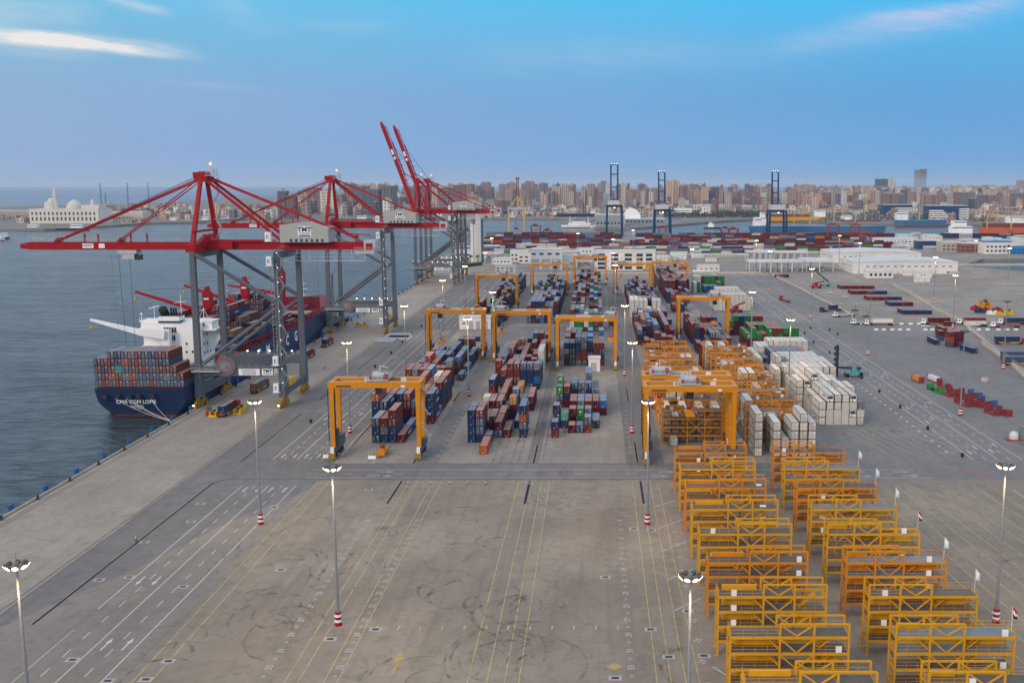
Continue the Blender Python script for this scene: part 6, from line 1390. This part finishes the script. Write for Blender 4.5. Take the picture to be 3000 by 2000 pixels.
# ---------------- far land ----------------
def landp(px,z=1.0,name='land'): mb=MB(); mb.prism([G(a,b,z) for a,b in px],-4,z,'z'); return struct(name,mb,M_land)
landp([(-400,668),(130,672),(440,652),(560,650),(720,640),(1000,648),(1300,640),(1640,640),(2000,650),(2000,566),(1300,562),(700,580),(420,596),(-400,616)],1.5)
landp([(1990,652),(2240,640),(2500,652),(2700,656),(3400,664),(3400,545),(2700,546),(2000,566)],2.0,'city_ground')
landp([(1745,667),(1850,668),(2050,652),(2200,640),(2200,610),(2000,605),(1745,620)],1.4,'passenger_pier')
landp([(2560,700),(2780,735),(3300,745),(3300,690),(2780,680)],.8,'terminal_pier') if False else None
# passenger terminal
def box_px(px0,px1,pyb,pyt,d,m,name,lab,cat='building',gz=1.4,**k): return ppx(px0,px1,pyb,pyt,d,lab,m,name=name,cat=cat,groundz=gz,**k)
x0,y=G(1828,655,1.4); x1,_=G(1877,655,1.4); t=thing('terminal_dome','white half barrel hall of the passenger pier','hall',((x0+x1)/2,y,1.4)); w=(x1-x0)/2; zt=zat(0,613/K,y)[1]
m=MB(); m.prism([(w*math.cos(a),8+(zt-8)*math.sin(a)) for a in[math.pi*k/12 for k in range(13)]],0,60,'y'); m.build('vault',M_swht,t); MB().box(-w,0,0,w*1.6,60,9).build('wall',M_bw,t)
box_px(1745,1830,664,630,50,mat('terminal_grey',(.26,.30,.30),.7),'terminal_building','grey fronted passenger terminal left of the white vault',win=[(.05,.2,.06,.2,8,.12)]); box_px(1832,1950,656,642,40,mat('terminal_slate',(.20,.24,.28),.7),'terminal_building','long low slate terminal wing right of the vault',win=[(.03,.3,.05,.4,10,.095)])
box_px(1968,2027,630,611,30,M_swht,'terminal_building','white slab office with blue stripe on the pier',win=[(.05,.6,.9,.1,1,1),(.05,.3,.9,.1,1,1)]); box_px(1870,2290,612,604,30,M_bg,'terminal_shed','long arched grey sheds behind the passenger pier',hip=6,parapet=False)
# domed palace
t,w,h,d=box_px(88,290,655,613,60,mat('palace_stone',(.62,.58,.50),.8,dirt=.3,dscale=.03),'palace','pale domed palace with minaret on the left headland',win=[(.03,.2,.025,.25,16,.06),(.03,.6,.025,.2,16,.06)])
pm=mat('dome_stone',(.56,.53,.47),.8)
m=MB(); m.lathe((w*.59,20,h),[(15,0),(15,3),(13.5,8),(10,13),(5,17),(0,19)],16); m.build('dome',pm,t); m=MB(); m.lathe((w*.26,20,h),[(9,0),(9,8),(8.5,14),(5.5,19),(0,23)],12); m.lathe((w*.18,22,h),[(5,0),(5,10),(0,16)],10); m.build('dome',pm,t); m=MB(); m.lathe((w*.32,20,h),[(4.5,0),(4,24),(5.5,25),(5.5,28),(3.6,28),(3.6,38),(0,43)],10); m.build('minaret',pm,t)
m=MB(); m.box(w*.72,10,h,w*.98,40,h+8); m.lathe((w*.86,20,h+8),[(5,0),(4,7),(0,13)],8); m.build('east_wing',pm,t)
box_px(292,420,650,622,40,mat('old_town_buff',(.50,.44,.36),.8),'palace','long buff barracks right of the domed palace',win=[(.03,.3,.02,.2,16,.06)]); box_px(-60,86,642,618,40,mat('old_town_tan',(.36,.30,.25),.8),'palace','long brown low block left of the domed palace',win=[(.03,.3,.02,.2,16,.06)])
for i,(px,pt,pb) in enumerate([(298,537,612),(311,566,612),(377,535,612),(437,534,600),(1054,497,545),(2437-0,540,575),(2050-0,524,545),(2365,527,545),(2520,540,575),(1733,541,560),(1680,538,560),(2123,540,555)]):
    x,y=G(px,pb+ (0 if i<4 else 30)); zt=zat(0,pt/K,y)[1]; t=thing('radio_mast','thin lattice radio mast, %s from left on the skyline'%od([1,2,3,4,5,11,8,10,12,7,6,9][i]),'mast',(x,y,0)); m=MB(); n=10; w=2.4 if i<4 else 1.6
    for k in range(n):
        z,z2=zt*k/n,zt*(k+1)/n; a=w*(1-k/n*.6);b=w*(1-(k+1)/n*.6)
        for s_ in(-1,1): m.beam((s_*a,0,z),(s_*b,0,z2),.55 if i<4 else .4); m.beam((s_*a,0,z),(-s_*b,0,z2),.4)
    m.build('lattice',M_bcr if i<4 else M_bg,t)
# ---------------- city ----------------
def facade(c,c2,wd=4.5,fl=3.4):
    def fn(k,ov,tcn,b,t):
        sp_=k.n('ShaderNodeSeparateXYZ'); k.l(ov,sp_.inputs[0]); gn=k.n('ShaderNodeNewGeometry'); s2=k.n('ShaderNodeSeparateXYZ'); k.l(gn.outputs['Normal'],s2.inputs[0])
        hx=k.m('ADD',sp_.outputs[0],sp_.outputs[1])
        a=k.m('GREATER_THAN',k.m('FRACT',k.m('DIVIDE',hx,wd)),.52); z=k.m('GREATER_THAN',k.m('FRACT',k.m('DIVIDE',sp_.outputs[2],fl)),.42)
        st=k.m('GREATER_THAN',k.m('FRACT',k.m('DIVIDE',hx,wd*3.7)),.68)
        wl=k.m('SUBTRACT',1,k.m('ABSOLUTE',s2.outputs[2])); f=k.noise(ov,.05,4,.6)
        oi=k.n('ShaderNodeObjectInfo'); hs=k.n('ShaderNodeHueSaturation'); k.l(k.m('ADD',.72,k.m('MULTIPLY',oi.outputs['Random'],.55)),hs.inputs['Value'])
        cc=k.mix(f,(*c,1),(*c2,1)); cc=k.mix(k.m('MULTIPLY',st,.6),cc,tuple(x*.5 for x in c)+(1,)); k.l(cc,hs.inputs['Color'])
        return k.mix(k.m('MULTIPLY',k.m('MULTIPLY',k.m('MULTIPLY',a,z),wl),.72),hs.outputs[0],(.035,.04,.06,1))
    return fn
TONES=[('sand',(.56,.40,.31),(.45,.32,.26)),('tan',(.38,.26,.22),(.30,.21,.19)),('rose brown',(.28,.165,.16),(.22,.14,.145)),('grey',(.22,.21,.235),(.16,.155,.18)),('pale',(.60,.53,.44),(.5,.45,.38)),('slate',(.14,.16,.21),(.11,.13,.17)),('white',(.70,.68,.62),(.6,.58,.54)),('teal glass',(.02,.07,.11),(.03,.09,.13)),('ochre',(.52,.33,.17),(.45,.30,.18))]
TM=[mat('facade_'+n.replace(' ','_'),(0,0,0),.85,fn=facade(a,b,wd=rng.uniform(6,10),fl=rng.uniform(6,9))) for n,a,b in TONES]
BL=[]
def far_b(px0,px1,pyt,pyb,tone,Y=None,d=None,gz=2.0):
    x0,y=G(px0,pyb,gz); 
    if Y: y=Y; 
    c=y*math.cos(PITCH)+CH*math.sin(PITCH); x0=(px0-XP)/FPX*c; x1=(px1-XP)/FPX*c; h=zat(0,pyt/K,y)[1]
    if h<6: h=6
    w=max(5,x1-x0); BL.append(dict(x=x0,y=y,z=0,w=w,d=d or rng.uniform(14,28),h=h,t=tone,px=(px0+px1)/2))
r3=[(30,112,248,390,2),(112,140,290,390,1),(180,235,265,390,1),(230,262,300,390,0),(265,335,250,400,1),(375,400,265,390,2),(405,490,240,390,1),(490,520,265,380,3),(530,605,255,400,3),(605,640,300,430,2),(640,730,288,460,0),(730,845,280,440,2),(845,888,335,440,3),(888,950,315,440,3),(950,1025,305,450,3),(1025,1060,258,335,1),(1058,1110,238,335,3),(1205,1300,283,400,2),(1280,1400,312,460,1),(1410,1455,268,325,5),(1400,1440,325,455,4),(1440,1485,350,455,4),(1485,1555,300,440,1),(1620,1740,240,455,0),(1745,1815,268,420,1),(1825,1860,318,440,0),(1860,1925,318,460,0),(1820,1900,265,380,2),(1900,1975,280,440,2),(1975,2015,318,440,5),(2015,2100,288,440,5),(2135,2175,297,360,1),(2185,2235,277,330,5),(2133,2185,345,470,4),(2185,2280,325,470,1),(2298,2340,262,400,3),(170,280,405,470,3),(700,765,447,485,6),(570,630,450,485,3),(105,150,450,490,6),(2280,2352,405,460,6),(1760,1815,425,460,1)]
for a,b,c,d_,t_ in r3: far_b(1400+a/2.94,1400+b/2.94,450+c/2.94,450+d_/2.94+rng.uniform(0,2),t_)
r4=[(0,75,318,400,2),(85,160,308,375,1),(370,400,268,380,1),(395,550,270,370,0),(400,470,325,480,0),(440,520,365,480,0),(520,580,370,470,0),(330,400,350,440,2),(490,560,310,400,1),(570,690,335,460,2),(735,830,345,450,5),(805,890,360,450,2),(885,940,283,400,5),(895,965,400,470,3),(960,1005,355,420,1),(1068,1180,218,340,7),(1180,1238,215,340,6),(1105,1180,282,345,2),(1130,1265,345,480,1),(1085,1130,370,430,8),(1180,1260,315,350,1),(1300,1350,312,440,3),(1390,1450,360,430,6),(1500,1600,355,480,1),(1600,1810,385,455,4),(1810,1870,335,470,3),(1870,1940,390,470,5),(1950,1990,308,350,7),(1990,2060,315,370,8),(1955,2030,355,480,3),(2040,2140,360,460,2),(2170,2245,370,450,1),(2245,2352,340,450,3),(2290,2352,230,330,1),(2080,2130,420,480,0),(600,690,480,500,8),(1930,2180,495,550,0),(2180,2310,470,560,1),(160,340,430,470,3),(340,380,450,500,6),(480,500,450,510,6),(990,1130,440,490,2),(660,970,485,520,4),(1600,1700,325,350,4)]
for a,b,c,d_,t_ in r4: far_b(2200+a/2.94,2200+b/2.94,450+c/2.94,450+d_/2.94+rng.uniform(0,2),t_)
far_b(2200+1408/2.94,2200+1460/2.94,450+142/2.94,0,3,Y=24000,d=60); far_b(2200+1455/2.94,2200+1508/2.94,450+134/2.94,0,3,Y=24000,d=60)
r_=random.Random(21)
l2=[(815,840,300,5),(700,740,565,1)]
for a,b,c,d_,t_ in [(817,842,560,640,3),(842,870,575,640,2),(885,905,570,640,1),(1008,1040,538,620,1),(1040,1080,545,620,3),(1080,1115,555,630,5),(1066,1100,540,600,0),(1110,1140,540,620,2),(1120,1160,545,630,3),(905,940,550,620,2),(940,985,560,625,4),(890,925,555,600,1),(1215,1260,545,620,2),(1262,1285,538,610,3),(1330,1365,543,620,2),(1340,1390,540,610,1),(1370,1400,570,630,0),(1290,1330,550,620,3),(985,1010,570,630,2)]: far_b(a,b,c,d_,t_)
def scatter(n,pxa,pxb,pya,pyb,hlo,hhi,tones,wlo=7,whi=26):
    for _ in range(n):
        px=r_.uniform(pxa,pxb); f=r_.random(); py=pya+(pyb-pya)*f; w_=r_.uniform(wlo,whi)*(.45+.55*(py-545)/90 if py>560 else .5)
        y=G(px,py,2)[1]; h=r_.uniform(hlo,hhi); pt=PR(0,y,h)[1]; far_b(px,px+max(5,w_),pt,py,r_.choice(tones))
scatter(200,1010,2250,566,612,28,80,[1,1,2,2,3,0,3,5,4]); scatter(60,1010,2250,606,624,14,40,[1,0,2,3,4]); scatter(60,1010,2100,618,632,8,22,[3,4,6,0,5,6,1]); scatter(110,820,1300,585,636,10,45,[0,1,3,4,6,2])
scatter(110,300,820,605,645,8,22,[0,0,4,6,3,1,8],8,22); scatter(40,-50,430,630,655,6,14,[0,4,1,3],10,30)
scatter(230,2200,3050,560,612,22,66,[1,2,3,0,1,4,6,5,8]); scatter(260,2350,3050,547,572,20,60,[1,3,0,4,2,1],6,14); scatter(70,2220,3020,605,640,8,24,[3,0,6,4,1,8]); scatter(26,2780,3020,625,655,8,20,[0,1,4,6]); scatter(110,1400,1990,612,636,6,17,[3,4,6,5,3,0],8,26)
def bbox(c): return [(c['x']+a*c['w'],c['y']+b*c['d'],h) for a in(0,1) for b in(0,1) for h in(0,c['h'])]
area=visible_rank(BL,bbox); rank=sorted(range(len(BL)),key=lambda i:-area[i]); chosen=sorted([i for i in rank[:296] if area[i]>2],key=lambda i:BL[i]['px']); cs_=set(chosen)
LM=[(-999,'left picture edge'),(90,'domed palace'),(292,'buff barracks'),(597,'nearest crane mast'),(943,'second crane mast'),(1200,'raised red booms'),(1410,'silo tower'),(1513,'yellow crane'),(1800,'tallest blue crane'),(1941,'middle blue crane'),(2276,'right blue crane'),(2400,'yellow ship'),(2630,'left stepped office'),(2776,'right stepped office'),(2900,'far right ships')]
cnt={}
rest=MB()
def bmesh_b(m,b,ox,oy,full):
    w,d,h=b['w'],b['d'],b['h']; m.box(ox,oy,0,ox+w,oy+d,h)
    s_=(int(b['px']*7)%5)
    if full and h>25:
        if s_<3: m.box(ox-w*.04,oy-.9,h*.1,ox+w*.22,oy,h*.96); m.box(ox+w*.62,oy-1.0,h*.1,ox+w*.88,oy,h*.95)
        if s_==3: m.box(ox+w,oy+d*.2,0,ox+w*1.25,oy+d,h*.72)
def huts(m,b,ox,oy):
    w,d,h=b['w'],b['d'],b['h']; s_=(int(b['px']*11)%7)/7
    m.box(ox-.3,oy-.3,h,ox+w+.3,oy+d+.3,h+.5); m.box(ox+w*(.1+.5*s_),oy+d*.2,h+.5,ox+w*(.35+.5*s_),oy+d*.6,h+min(4.5,h*.1)+1.2); m.box(ox+w*.7*(1-s_),oy+d*.5,h+.5,ox+w*(.7*(1-s_)+.12),oy+d*.8,h+min(3,h*.06)+1.0)
M_rooft=mat('flat_roof_dust',(.36,.30,.26),.9)
RT={}
for i,b in enumerate(BL):
    if i in cs_: continue
    ti=b['t']; RT.setdefault(ti,MB()); bmesh_b(RT[ti],b,b['x'],b['y'],False); huts(RT[ti],b,b['x'],b['y'])
mm=MB(); 
for ti,m in RT.items():
    k0=len(mm.v); mm.v+=m.v; mm.f+=[tuple(a+k0 for a in f) for f in m.f]; mm.mi+=[ti]*len(m.f)
o=mm.build('city_blocks',TM); o['kind']='stuff'; tag(o,'dense mass of small far city houses behind the harbour','city blocks')
for i in chosen:
    b=BL[i]; lm=[l for l in LM if l[0]<=b['px']][-1][1]; tall='tall' if b['h']>55 else 'mid rise' if b['h']>28 else 'low'
    key=(TONES[b['t']][0],tall,lm); cnt[key]=cnt.get(key,0)+1
    t=thing('city_building','%s %s city building, %s one right of the %s'%(tall,TONES[b['t']][0],od(cnt[key]),lm),'building',(b['x'],b['y'],0),group='city buildings behind the harbour')
    m=MB(); bmesh_b(m,b,0,0,True); m.build('wall',TM[b['t']],t); m=MB(); huts(m,b,0,0); m.build('roof',M_rooft,t)
# trees between port and city
m=MB()
for k in range(7000):
    z_=r_.random()
    px,py=(r_.uniform(1950,2240),r_.uniform(622,640)) if z_<.5 else (r_.uniform(2400,3000),r_.uniform(628,650)) if z_<.8 else (r_.uniform(700,1100),r_.uniform(600,632))
    x,y=G(px,py,2); cx=round(x/9)*9+r_.gauss(0,2.5); s_=r_.uniform(1,2.4); a=r_.uniform(0,3.14); z=r_.uniform(2,8); m.face([(cx-s_*math.cos(a),y-s_*math.sin(a),z),(cx+s_*math.cos(a),y+s_*math.sin(a),z-.3),(cx+r_.uniform(-1,1),y,z+s_*1.3)])
o=m.build('harbour_trees',mat('far_foliage',(.035,.055,.035),.9)); o['kind']='stuff'; tag(o,'far dark green trees along the harbour road','trees')
place_containers()
# ---------------- haze ----------------
HZ=MB().box(-19000,-400,-9,19000,30000,175)
hm_=bpy.data.materials.new('haze_air'); hm_.use_nodes=True; hm_.node_tree.nodes.clear(); kk=N(hm_.node_tree); v=kk.n('ShaderNodeVolumePrincipled'); v.inputs['Color'].default_value=(.82,.91,1,1); v.inputs['Density'].default_value=HAZE; v.inputs['Anisotropy'].default_value=0.0; o_=kk.n('ShaderNodeOutputMaterial'); kk.l(v.outputs[0],o_.inputs['Volume'])
o=HZ.build('haze',hm_); o['kind']='stuff'
